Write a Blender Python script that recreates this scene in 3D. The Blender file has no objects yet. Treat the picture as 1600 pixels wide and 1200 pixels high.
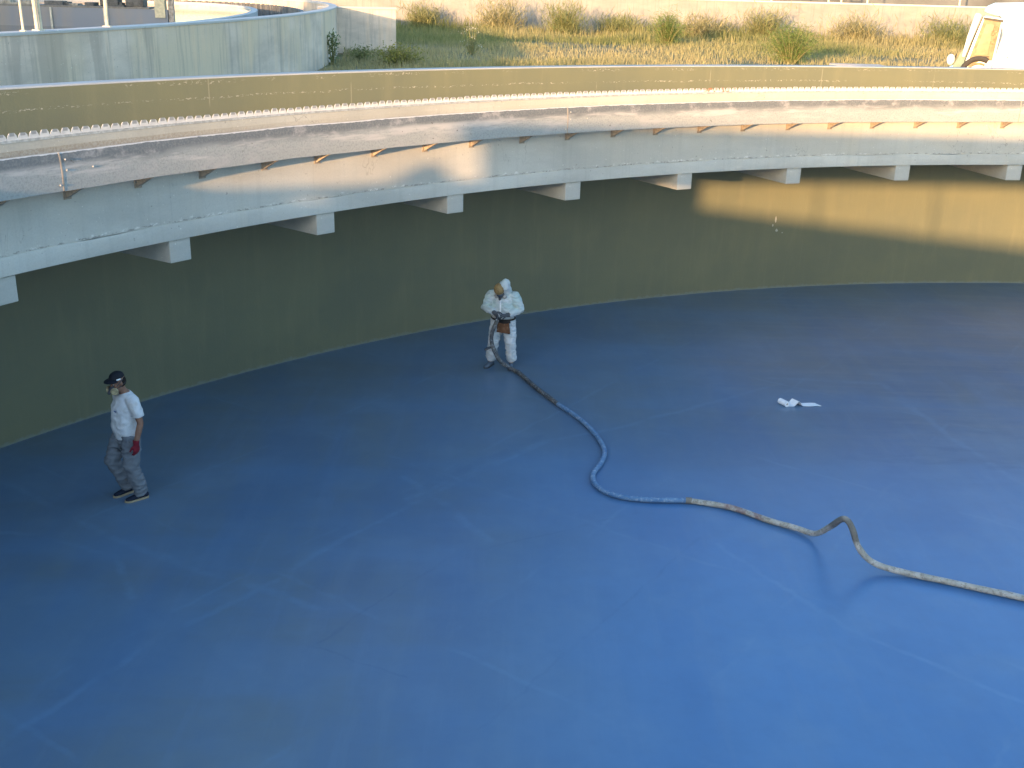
import bpy, math, random
import numpy as np
from mathutils import Vector, Matrix, noise
R_ = math.radians
sc = bpy.context.scene
COL = sc.collection

# ------------------------------------------------------------------ camera
TH, ROLL, CAMZ = 0.3495180, 0.0276088, 6.41245
cam = bpy.data.cameras.new('camera'); camo = bpy.data.objects.new('camera', cam); COL.objects.link(camo)
cam.sensor_width = 36.0; cam.lens = 38.25; cam.clip_start = 0.05; cam.clip_end = 2000
_r0 = Vector((1, 0, 0)); _u0 = Vector((0, math.sin(TH), math.cos(TH))); _f0 = Vector((0, math.cos(TH), -math.sin(TH)))
_xr = _r0*math.cos(ROLL) + _u0*math.sin(ROLL); _yu = -_r0*math.sin(ROLL) + _u0*math.cos(ROLL)
camo.matrix_world = Matrix(((_xr.x, _yu.x, -_f0.x, 0), (_xr.y, _yu.y, -_f0.y, 0), (_xr.z, _yu.z, -_f0.z, CAMZ), (0, 0, 0, 1)))
sc.camera = camo

# ------------------------------------------------------------------ light
SUN_AZ, SUN_EL = 25.0, 6.0          # the light travels towards +y turned SUN_AZ to +x
world = bpy.data.worlds.new('World'); sc.world = world; world.use_nodes = True
wn = world.node_tree; bg = wn.nodes['Background']
sky = wn.nodes.new('ShaderNodeTexSky'); sky.sky_type = 'NISHITA'; sky.sun_disc = False
sky.sun_elevation = R_(SUN_EL); sky.sun_rotation = R_(180+SUN_AZ)
sky.altitude = 100; sky.air_density = 1.0; sky.dust_density = 1.2; sky.ozone_density = 2.2
wn.links.new(sky.outputs[0], bg.inputs[0]); bg.inputs[1].default_value = 0.15
sun = bpy.data.lights.new('sun', 'SUN'); sun.energy = 2.25; sun.angle = R_(0.75); sun.color = (0.87, 0.515, 0.245)
suno = bpy.data.objects.new('sun', sun); COL.objects.link(suno)
_d = Vector((math.sin(R_(SUN_AZ))*math.cos(R_(SUN_EL)), math.cos(R_(SUN_AZ))*math.cos(R_(SUN_EL)), -math.sin(R_(SUN_EL))))
suno.rotation_euler = _d.to_track_quat('-Z', 'Y').to_euler(); suno.location = (-30, -60, 30)
sc.view_settings.view_transform = 'Standard'; sc.view_settings.look = 'None'
sc.view_settings.exposure = 2.5; sc.view_settings.gamma = 1.0
try:
    sc.cycles.max_bounces = 8; sc.cycles.diffuse_bounces = 5
except Exception: pass

# ------------------------------------------------------------------ constants of the place
CX, CY, RW = 13.3918, 1.2617, 24.482      # tank centre and wall radius
ZRIM, RL, RB = 4.960, 21.812, 21.512      # rim height, launder wall radius, baffle radius
ZG = 3.65                                 # ground outside the tank
rng = random.Random(7)

# ------------------------------------------------------------------ material helpers
class NT:
    def __init__(s, name, rough=0.6, spec=0.5, metal=0.0):
        s.m = bpy.data.materials.new(name); s.m.use_nodes = True; s.t = s.m.node_tree
        s.b = s.t.nodes['Principled BSDF']; s.b.inputs['Roughness'].default_value = rough
        s.b.inputs['Metallic'].default_value = metal; s.b.inputs['Specular IOR Level'].default_value = spec
    def n(s, typ, **kw):
        nd = s.t.nodes.new(typ)
        for k, v in kw.items(): setattr(nd, k, v)
        return nd
    def L(s, a, b): s.t.links.new(a, b)
    def put(s, sock, v):
        if hasattr(v, 'is_linked') or isinstance(v, bpy.types.NodeSocket): s.L(v, sock)
        else: sock.default_value = v
    def math(s, op, a, b=0.0, c=None, clamp=False):
        nd = s.n('ShaderNodeMath', operation=op, use_clamp=clamp); s.put(nd.inputs[0], a); s.put(nd.inputs[1], b)
        if c is not None: s.put(nd.inputs[2], c)
        return nd.outputs[0]
    def coord(s, kind='Object'): return s.n('ShaderNodeTexCoord').outputs[kind]
    def uv(s): return s.n('ShaderNodeUVMap', uv_map='uv').outputs[0]
    def mapv(s, v, scale=(1, 1, 1), loc=(0, 0, 0), rot=(0, 0, 0)):
        nd = s.n('ShaderNodeMapping'); s.L(v, nd.inputs[0]); nd.inputs[1].default_value = loc; nd.inputs[2].default_value = rot; nd.inputs[3].default_value = scale
        return nd.outputs[0]
    def noise(s, v, scale=5, detail=4, rough=0.55, dist=0.0):
        nd = s.n('ShaderNodeTexNoise'); s.L(v, nd.inputs['Vector']); nd.inputs['Scale'].default_value = scale
        nd.inputs['Detail'].default_value = detail; nd.inputs['Roughness'].default_value = rough; nd.inputs['Distortion'].default_value = dist
        return nd.outputs['Fac']
    def ramp(s, f, lo, hi, a=0.0, b=1.0, smooth=True):
        nd = s.n('ShaderNodeMapRange', interpolation_type='SMOOTHSTEP' if smooth else 'LINEAR')
        s.put(nd.inputs[0], f); nd.inputs[1].default_value = lo; nd.inputs[2].default_value = hi; nd.inputs[3].default_value = a; nd.inputs[4].default_value = b
        return nd.outputs[0]
    def mix(s, f, a, b, mode='MIX'):
        nd = s.n('ShaderNodeMix', data_type='RGBA', blend_type=mode); s.put(nd.inputs[0], f)
        for k, v in ((6, a), (7, b)):
            if isinstance(v, tuple): nd.inputs[k].default_value = v if len(v) == 4 else (*v, 1)
            else: s.L(v, nd.inputs[k])
        return nd.outputs[2]
    def sep(s, v):
        nd = s.n('ShaderNodeSeparateXYZ'); s.L(v, nd.inputs[0]); return nd.outputs
    def base(s, c):
        if isinstance(c, tuple): s.b.inputs['Base Color'].default_value = (*c, 1)
        else: s.L(c, s.b.inputs['Base Color'])
        return s
    def rough(s, v): s.put(s.b.inputs['Roughness'], v); return s
    def bump(s, h, strength=0.3, dist=0.02):
        nd = s.n('ShaderNodeBump'); nd.inputs['Strength'].default_value = strength; nd.inputs['Distance'].default_value = dist
        s.L(h, nd.inputs['Height']); s.L(nd.outputs[0], s.b.inputs['Normal']); return s

def plain(name, c, rough=0.6, var=0.15, scale=12, spec=0.5, metal=0.0, bump=0.0):
    m = NT(name, rough, spec, metal); v = m.coord()
    f = m.noise(v, scale, 4)
    a = tuple(min(1, x*(1+var)) for x in c); b = tuple(x*(1-var) for x in c)
    m.base(m.mix(m.ramp(f, .3, .7), a, b))
    if bump: m.bump(m.noise(v, scale*4, 3), bump, .01)
    return m.m

def band(m, x, c, w, soft):       # 1 inside |x-c|<w, fading over soft
    return m.ramp(m.math('ABSOLUTE', m.math('SUBTRACT', x, c)), w, w+soft, 1, 0)

def concrete(name, c, dark=0.7, streak=0.0, rough=0.85, spots=True, warm=None, fine=1.0):
    m = NT(name, rough, 0.3); uv = m.uv()
    big = m.noise(m.mapv(uv, (0.5, 1.2, 1)), 1.0, 5, .6)
    col = m.mix(m.ramp(big, .35, .68), c, tuple(x*dark for x in c))
    if warm: col = m.mix(m.ramp(m.noise(m.mapv(uv, (0.5, .35, 1), (7, 3, 0)), 1.0, 4), .44, .62, 0, .9), col, warm)
    fi = m.noise(uv, 38, 5, .7)
    col = m.mix(m.ramp(fi, .42, .75, 0, .28*fine), col, tuple(x*.6 for x in c))
    if streak:
        st = m.noise(m.mapv(uv, (5, .22, 1)), 1.6, 5, .62)
        col = m.mix(m.ramp(st, .5, .68, 0, streak), col, tuple(x*.42 for x in c))
        st2 = m.noise(m.mapv(uv, (2.2, .12, 1), (3, 8, 0)), 1.2, 4, .6)
        col = m.mix(m.ramp(st2, .52, .66, 0, streak*.7), col, (c[0]*1.1, c[1]*.98, c[2]*.8))
    if streak > .4:
        st3 = m.noise(m.mapv(uv, (1.1, .10, 1), (17, 2, 0)), 1.0, 5, .6, .5)
        col = m.mix(m.ramp(st3, .53, .60, 0, .55), col, tuple(x*.55 for x in c))
    if spots:
        sp = m.noise(uv, 16, 2, .5)
        col = m.mix(m.ramp(sp, .70, .74, 0, .6), col, tuple(x*.45 for x in c))
        sp2 = m.noise(m.mapv(uv, (1, 1, 1), (11, 5, 0)), 23, 2, .5)
        col = m.mix(m.ramp(sp2, .71, .74, 0, .6), col, tuple(min(.9, x*1.45) for x in c))
    m.base(col); m.bump(m.math('ADD', m.noise(uv, 60, 4, .7), m.math('MULTIPLY', big, 1.5)), .25, .012)
    return m, col, uv

M = {}
CHIP = (-7.625, 1.582)      # a chipped spot in the coating, arc metres and height
# olive coating on the tank wall: uv = (arc metres, z)
def olive():
    m = NT('olive_coating', .42, .45); uv = m.uv(); s = m.sep(uv); z = s[1]; u = s[0]
    big = m.noise(m.mapv(uv, (.35, .5, 1)), 1.0, 5, .6)
    col = m.mix(m.ramp(big, .35, .7), (.178, .178, .106), (.148, .155, .100))
    st = m.noise(m.mapv(uv, (2.6, .34, 1)), 1.5, 5, .6, .4)
    col = m.mix(m.ramp(st, .46, .78, 0, .22), col, (.265, .245, .14))
    st2 = m.noise(m.mapv(uv, (1.6, .3, 1), (4, 4, 0)), 1.5, 5, .6)
    col = m.mix(m.ramp(st2, .5, .75, 0, .25), col, (.14, .145, .098))
    # ragged unpainted specks in bands under the coping
    wob = m.noise(m.mapv(uv, (1.1, 0, 1)), 1.0, 3)
    zz = m.math('ADD', z, m.math('MULTIPLY', m.math('SUBTRACT', wob, .5), .10))
    patch = m.ramp(m.noise(m.mapv(uv, (.55, 0, 1), (2, 0, 0)), 1.0, 3), .46, .58)
    sp = m.noise(m.mapv(uv, (1.0, 2.2, 1)), 17, 4, .65, .6)
    e1 = m.math('MULTIPLY', m.math('MULTIPLY', band(m, zz, 4.665, .003, .022), m.ramp(m.noise(m.mapv(uv, (.30, 0, 1), (31, 0, 0)), 1.0, 3), .36, .50)), m.ramp(sp, .55, .60))
    e2 = m.math('MULTIPLY', m.math('MULTIPLY', band(m, zz, 4.905, .006, .035), patch), m.ramp(sp, .56, .60))
    e = m.math('MAXIMUM', e1, e2)
    col = m.mix(m.math('MULTIPLY', e, .8), col, (.5, .45, .36))
    # thin vertical lap lines
    lap = m.math('ABSOLUTE', m.math('SUBTRACT', m.math('FRACT', m.math('MULTIPLY', u, 1/2.75)), .5))
    lapm = m.math('MULTIPLY', m.ramp(lap, .002, .005, 1, 0), m.ramp(m.noise(m.mapv(uv, (.5, 1.5, 1), (9, 1, 0)), 1.2, 3), .45, .6))
    col = m.mix(m.math('MULTIPLY', m.math('MULTIPLY', lapm, .4), m.ramp(z, 4.3, 4.5, .12, 1)), col, (.40, .36, .25))
    # feathered edge of the blue floor coat at the foot of the wall
    ft = m.math('SUBTRACT', z, m.math('MULTIPLY', m.noise(m.mapv(uv, (3, 3, 1)), 2.6, 6, .7), .20))
    col = m.mix(m.ramp(ft, -.10, -.03, .4, 0), col, (.22, .27, .29))
    for du_, dz_, w_, h_ in ((0, .03, .03, .10), (.05, -.22, .05, .05), (-.06, -.1, .02, .05), (.2, -.28, .02, .02)):
        ex = m.math('MULTIPLY', m.math('SUBTRACT', u, CHIP[0]+du_), 1/w_); ez = m.math('MULTIPLY', m.math('SUBTRACT', z, CHIP[1]+dz_), 1/h_)
        q = m.math('ADD', m.math('ADD', m.math('MULTIPLY', ex, ex), m.math('MULTIPLY', ez, ez)), m.math('MULTIPLY', m.noise(uv, 22, 3), 1.4))
        col = m.mix(m.ramp(q, 1.0, 1.25, .8, 0), col, (.55, .52, .45))
    m.base(col); m.rough(m.ramp(big, .3, .7, .36, .5))
    m.bump(m.math('ADD', m.noise(uv, 26, 4, .6), m.math('MULTIPLY', e, 1.5)), .22, .012)
    return m.m
M['olive'] = olive()
M['coping'] = concrete('coping_concrete', (.46, .47, .46), .8, 0)[0].m
def launder_mat():
    m, col, uv = concrete('launder_concrete', (.535, .525, .465), .80, .10, warm=(.50, .475, .405))
    s = m.sep(uv); z = s[1]; u = s[0]
    n1 = m.noise(m.mapv(uv, (1.0, 0, 1), (5, 0, 0)), .5, 3)
    # rough mortar along the baffle and thin diagonal cracks
    rm = m.math('MULTIPLY', m.ramp(m.math('ADD', z, m.math('MULTIPLY', n1, .04)), 4.59, 4.60, 1, 0), m.ramp(z, 4.50, 4.52))
    rg = m.noise(uv, 30, 4, .7)
    rm = m.math('MULTIPLY', rm, m.ramp(m.math('ADD', u, m.math('MULTIPLY', n1, 3)), -20.5, -15.5, 1, .12))
    col = m.mix(m.math('MULTIPLY', rm, m.ramp(rg, .35, .65, .25, .75)), col, (.30, .25, .19))
    cr = m.noise(m.mapv(uv, (.9, .45, 1), (1, 1, 0), (0, 0, .9)), 1.3, 5, .6, .4)
    col = m.mix(m.math('MULTIPLY', m.ramp(m.math('ABSOLUTE', m.math('SUBTRACT', cr, .5)), .001, .004, .45, 0), m.ramp(big2(m, uv), .5, .62)), col, (.16, .15, .13))
    # crumbled joint line above the slab edge and a few pits
    cj = m.math('ADD', z, m.math('MULTIPLY', m.math('SUBTRACT', m.noise(m.mapv(uv, (1.4, 0, 1), (8, 0, 0)), 1, 4), .5), .05))
    col = m.mix(m.math('MULTIPLY', band(m, cj, 3.458, .006, .012), m.ramp(m.noise(m.mapv(uv, (1, 1.5, 1), (2, 2, 0)), 9, 4, .7), .5, .6, 0, .7)), col, (.20, .19, .17))
    col = m.mix(m.math('MULTIPLY', band(m, cj, 3.475, .008, .02), m.ramp(m.noise(m.mapv(uv, (1, 1.5, 1), (6, 2, 0)), 8, 4, .7), .54, .64, 0, .7)), col, (.74, .72, .66))
    # formwork joints
    jt = m.math('ABSOLUTE', m.math('SUBTRACT', m.math('FRACT', m.math('MULTIPLY', u, 1/2.4)), .31))
    col = m.mix(m.ramp(jt, .0012, .004, .16, 0), col, (.28, .28, .27))
    m.base(col); return m.m
def big2(m, uv): return m.noise(m.mapv(uv, (.4, .6, 1), (13, 2, 0)), 1, 3)
M['launder'] = launder_mat()
M['band'] = concrete('slab_edge_concrete', (.545, .535, .475), .78, .12)[0].m
M['beam'] = concrete('beam_concrete', (.545, .535, .475), .78, .12)[0].m
def baffle_mat():
    m = NT('baffle_sheet', .62, .4); uv = m.uv(); s = m.sep(uv); z = s[1]
    nb = m.noise(m.mapv(uv, (.9, 3, 1)), 1.4, 6, .65)
    zz = m.math('ADD', z, m.math('MULTIPLY', m.math('SUBTRACT', nb, .5), .22))
    col = m.mix(m.ramp(zz, 4.33, 4.47), (.355, .372, .352), (.135, .148, .152))
    gr = m.noise(m.mapv(uv, (1, 1, 1)), 34, 5, .72)
    col = m.mix(m.ramp(gr, .42, .66, 0, .65), col, (.235, .245, .235))
    wh = m.noise(m.mapv(uv, (.45, 3.2, 1), (4, 1, 0)), 1.5, 6, .68)
    col = m.mix(m.math('MULTIPLY', m.ramp(wh, .5, .62, 0, .8), band(m, z, 4.33, .05, .08)), col, (.50, .48, .45))
    w2 = m.noise(m.mapv(uv, (1.2, 1.6, 1), (14, 1, 0)), 2.0, 6, .68)
    col = m.mix(m.ramp(w2, .52, .66, 0, .6), col, (.42, .405, .385))
    dk = m.noise(m.mapv(uv, (1, 1, 1), (3, 3, 0)), 12, 3, .5)
    col = m.mix(m.ramp(dk, .70, .73, 0, .7), col, (.10, .09, .08))
    ed = m.ramp(m.math('ADD', z, m.math('MULTIPLY', m.noise(m.mapv(uv, (6, 1, 1)), 1.5, 4), .03)), 4.553, 4.560)
    col = m.mix(ed, col, (.62, .61, .58))
    m.base(col); m.bump(m.math('ADD', gr, nb), .3, .01); return m.m
M['baffle'] = baffle_mat()
M['joint'] = plain('joint_filler', (.36, .31, .25), .8)
M['bracket'] = plain('bracket_steel', (.33, .27, .20), .7, .25, 20)
M['steel'] = plain('galvanised_steel', (.50, .50, .48), .45, .2, 20, metal=.3)
def weir_mat():
    m = NT('weir_plate_metal', .42, .5, .0); uv = m.uv(); s = m.sep(uv)
    f = m.noise(m.mapv(uv, (1, 2, 1)), 6, 4)
    col = m.mix(m.ramp(f, .35, .7), (.70, .68, .64), (.58, .56, .53))
    tf = m.math('ABSOLUTE', m.math('SUBTRACT', m.math('FRACT', m.math('MULTIPLY', m.math('ADD', s[0], 76.0*math.pi/180*RL), 1/(.362*math.pi/180*RL))), .5))
    cap = m.math('MULTIPLY', m.ramp(s[1], 4.728, 4.736), m.ramp(tf, .20, .26, 1, 0))
    col = m.mix(m.math('MULTIPLY', cap, .85), col, (.27, .275, .265))
    r = m.math('MULTIPLY', band(m, s[0], -10.05, .18, .25), m.ramp(m.noise(uv, 9, 4), .42, .55))
    m.base(m.mix(r, col, (.33, .13, .04))); return m.m
M['weir'] = weir_mat()

# blue floor paint
def seg_mask(m, x, y, pts, w, soft):
    out = None
    for (ax, ay), (bx, by) in zip(pts[:-1], pts[1:]):
        dx, dy = bx-ax, by-ay; L2 = dx*dx+dy*dy
        px = m.math('SUBTRACT', x, ax); py = m.math('SUBTRACT', y, ay)
        t = m.math('MULTIPLY', m.math('ADD', m.math('MULTIPLY', px, dx), m.math('MULTIPLY', py, dy)), 1/L2, clamp=True)
        ex = m.math('SUBTRACT', px, m.math('MULTIPLY', t, dx)); ey = m.math('SUBTRACT', py, m.math('MULTIPLY', t, dy))
        d = m.math('SQRT', m.math('ADD', m.math('MULTIPLY', ex, ex), m.math('MULTIPLY', ey, ey)))
        out = d if out is None else m.math('MINIMUM', out, d)
    return m.ramp(out, w, w+soft, 1, 0)
def floor_mat():
    m = NT('blue_floor_coating', .36, .5); v = m.coord()
    wv = m.n('ShaderNodeTexNoise'); m.L(v, wv.inputs['Vector']); wv.inputs['Scale'].default_value = 1.5; wv.inputs['Detail'].default_value = 7; wv.inputs['Roughness'].default_value = .62
    off = m.n('ShaderNodeVectorMath', operation='MULTIPLY_ADD'); m.L(wv.outputs['Color'], off.inputs[0]); off.inputs[1].default_value = (.26, .26, 0); off.inputs[2].default_value = (-.13, -.13, 0)
    ad = m.n('ShaderNodeVectorMath', operation='ADD'); m.L(v, ad.inputs[0]); m.L(off.outputs[0], ad.inputs[1])
    s = m.sep(ad.outputs[0]); x, y = s[0], s[1]
    big = m.noise(v, .16, 5, .6); mid = m.noise(v, .6, 3, .55)
    base_a, base_b = (.080, .190, .372), (.094, .188, .320)
    col = m.mix(m.ramp(big, .35, .65), base_a, base_b)
    col = m.mix(m.ramp(mid, .40, .70, 0, .40), col, (.100, .208, .380))
    # left and far floor painted greyer, imitating dimmer light and wall reflection
    light_falloff = m.ramp(m.math('ADD', m.math('ADD', x, m.math('MULTIPLY', y, .12)), m.math('MULTIPLY', m.math('SUBTRACT', mid, .5), 2.6)), -1.2, 4.2, .92, 0)
    light_falloff = m.math('MAXIMUM', light_falloff, m.ramp(m.math('ADD', y, m.math('MULTIPLY', m.math('SUBTRACT', mid, .5), 2.6)), 12.0, 17.5, 0, .8))
    col = m.mix(light_falloff, col, (.130, .176, .208))
    sky_sheen = m.ramp(m.math('ADD', m.math('SUBTRACT', y, m.math('MULTIPLY', x, .35)), m.math('MULTIPLY', m.math('SUBTRACT', mid, .5), 3.0)), 9.0, 13.0, .55, 0)
    col = m.mix(m.math('MULTIPLY', sky_sheen, m.ramp(x, -1.0, 2.0)), col, (.074, .206, .405))  # near right painted bluer, a stronger sky reflection put into the colour
    # cloudy spray passes: soft edged bands in two directions
    d1 = m.noise(m.mapv(v, (.55, .12, 1), (0, 0, 0), (0, 0, .67)), 1.0, 5, .58)
    d2 = m.noise(m.mapv(v, (.11, .5, 1), (4, 2, 0), (0, 0, .62)), 1.0, 5, .58)
    col = m.mix(m.ramp(d1, .42, .66, 0, .40), col, (.046, .138, .310))
    col = m.mix(m.ramp(d2, .44, .62, 0, .34), col, (.100, .215, .385))
    # lap edges of the sprayed coat, telegraphing slab joints
    light = [([(-4.44, 7.9), (-3.62, 9.6), (-2.79, 10.59), (-2.25, 11.57), (-1.44, 12.64), (.51, 15.1)], .004, .07),
             ([(2.59, 12.01), (3.27, 10.84), (3.73, 10.14), (5.06, 8.92)], .004, .06),
             ([(-6.86, 13.26), (-4.99, 11.9), (-3.64, 11.04), (-2.82, 10.72), (-2.03, 10.29)], .003, .09),
             ([(-1.47, 13.72), (-.8, 12.87), (-.26, 11.93)], .006, .09),
             ([(4.56, 18.29), (6.56, 18.12), (6.84, 15.8), (7.25, 13.97)], .006, .10),
             ([(-1.32, 13.02), (.6, 15.11), (1.82, 15.83), (4.71, 17.97)], .004, .08),
             ([(-6.21, 11.83), (-5.72, 11.78), (-4.61, 11.28), (-4.1, 10.4)], .003, .07)]
    dark = [([(-2.07, 9.44), (-.71, 11.5), (1.72, 12.83)], .004, .03), ([(-2.03, 9.56), (-.93, 9.06)], .004, .025),
            ([(-1.30, 13.22), (.45, 15.28)], .02, .10), ([(-.2, 8.3), (2.4, 12.2)], .004, .03)]
    brk = m.ramp(m.noise(v, 1.7, 7, .72), .34, .62)
    lm = None
    for pts, w, so in light:
        k = seg_mask(m, x, y, pts, w, so); lm = k if lm is None else m.math('MAXIMUM', lm, k)
    dm = None
    for pts, w, so in dark:
        k = seg_mask(m, x, y, pts, w, so); dm = k if dm is None else m.math('MAXIMUM', dm, k)
    col = m.mix(m.math('MULTIPLY', m.math('MULTIPLY', lm, brk), .29), col, (.16, .29, .45))
    col = m.mix(m.math('MULTIPLY', m.math('MULTIPLY', dm, brk), .2), col, (.030, .085, .19))
    # pale overspray dust
    du = m.noise(m.mapv(v, (1, 1, 1), (7, 7, 0)), 1.0, 3, .55)
    col = m.mix(m.ramp(du, .45, .75, 0, .30), col, (.15, .25, .37))
    # combed spray streaks and scuffed damp patches on the far right
    stx = m.noise(m.mapv(v, (.35, 5.0, 1), (2, 6, 0), (0, 0, -.12)), 1.0, 5, .6, .3)
    farr = m.math('MULTIPLY', m.ramp(s[1], 13.5, 17.5), m.ramp(s[0], 1.0, 6.0))
    col = m.mix(m.math('MULTIPLY', farr, m.ramp(stx, .50, .62, 0, .35)), col, (.17, .22, .28))
    sc_ = m.noise(m.mapv(v, (.8, 2.6, 1), (9, 3, 0), (0, 0, .25)), 1.0, 5, .62, .3)
    col = m.mix(m.math('MULTIPLY', m.ramp(s[0], 4.0, 6.5), m.math('MULTIPLY', m.ramp(sc_, .50, .70, 0, .42), band(m, s[1], 15.6, .8, 1.4))), col, (.050, .115, .21))
    # slab joints showing faintly through the coat
    gr_ = m.sep(m.mapv(ad.outputs[0], (1, 1, 1), (.7, .4, 0), (0, 0, -.965)))
    gx = m.math('ABSOLUTE', m.math('SUBTRACT', m.math('FRACT', m.math('MULTIPLY', gr_[0], 1/3.3)), .5))
    gy = m.math('ABSOLUTE', m.math('SUBTRACT', m.math('FRACT', m.math('MULTIPLY', gr_[1], 1/2.6)), .5))
    gl = m.math('MAXIMUM', m.ramp(gx, .002, .016, 1, 0), m.ramp(gy, .002, .018, 1, 0))
    brk2 = m.ramp(m.noise(m.mapv(v, (1, 1, 1), (3, 9, 0)), .8, 6, .7), .42, .66)
    col = m.mix(m.math('MULTIPLY', m.math('MULTIPLY', gl, brk2), .30), col, (.15, .265, .40))
    tr = m.noise(m.mapv(v, (3.4, .30, 1), (1, 5, 0), (0, 0, -.6)), 1.0, 5, .66)
    col = m.mix(m.ramp(tr, .52, .66, 0, .16), col, (.145, .235, .36))
    fi = m.noise(v, 4, 3, .6)
    col = m.mix(m.ramp(fi, .35, .75, 0, .14), col, (.05, .12, .24))
    # thin spatter near the wall foot
    s0 = m.sep(v); rx = m.math('SUBTRACT', s0[0], CX); ry = m.math('SUBTRACT', s0[1], CY)
    rad = m.math('SQRT', m.math('ADD', m.math('MULTIPLY', rx, rx), m.math('MULTIPLY', ry, ry)))
    edge = m.ramp(m.math('ADD', rad, m.math('MULTIPLY', m.noise(v, 3, 4), .12)), RW-.02, RW+.07)
    col = m.mix(m.math('MULTIPLY', edge, .4), col, (.18, .24, .28))
    m.base(col)
    m.rough(m.ramp(big, .3, .7, .32, .42))
    m.bump(m.math('ADD', m.noise(v, 1.3, 2, .5), m.math('MULTIPLY', lm, .3)), .05, .02)
    return m.m
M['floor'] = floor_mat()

def ground_mat():
    m = NT('dry_earth', .95, .2); v = m.coord()
    a = m.noise(v, .35, 6, .65); b = m.noise(v, 3.5, 6, .7)
    col = m.mix(m.ramp(a, .38, .62), (.27, .215, .115), (.14, .15, .06))
    col = m.mix(m.ramp(b, .4, .7, 0, .6), col, (.33, .27, .16))
    m.base(col); m.bump(b, .6, .1); return m.m
M['ground'] = ground_mat()

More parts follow.
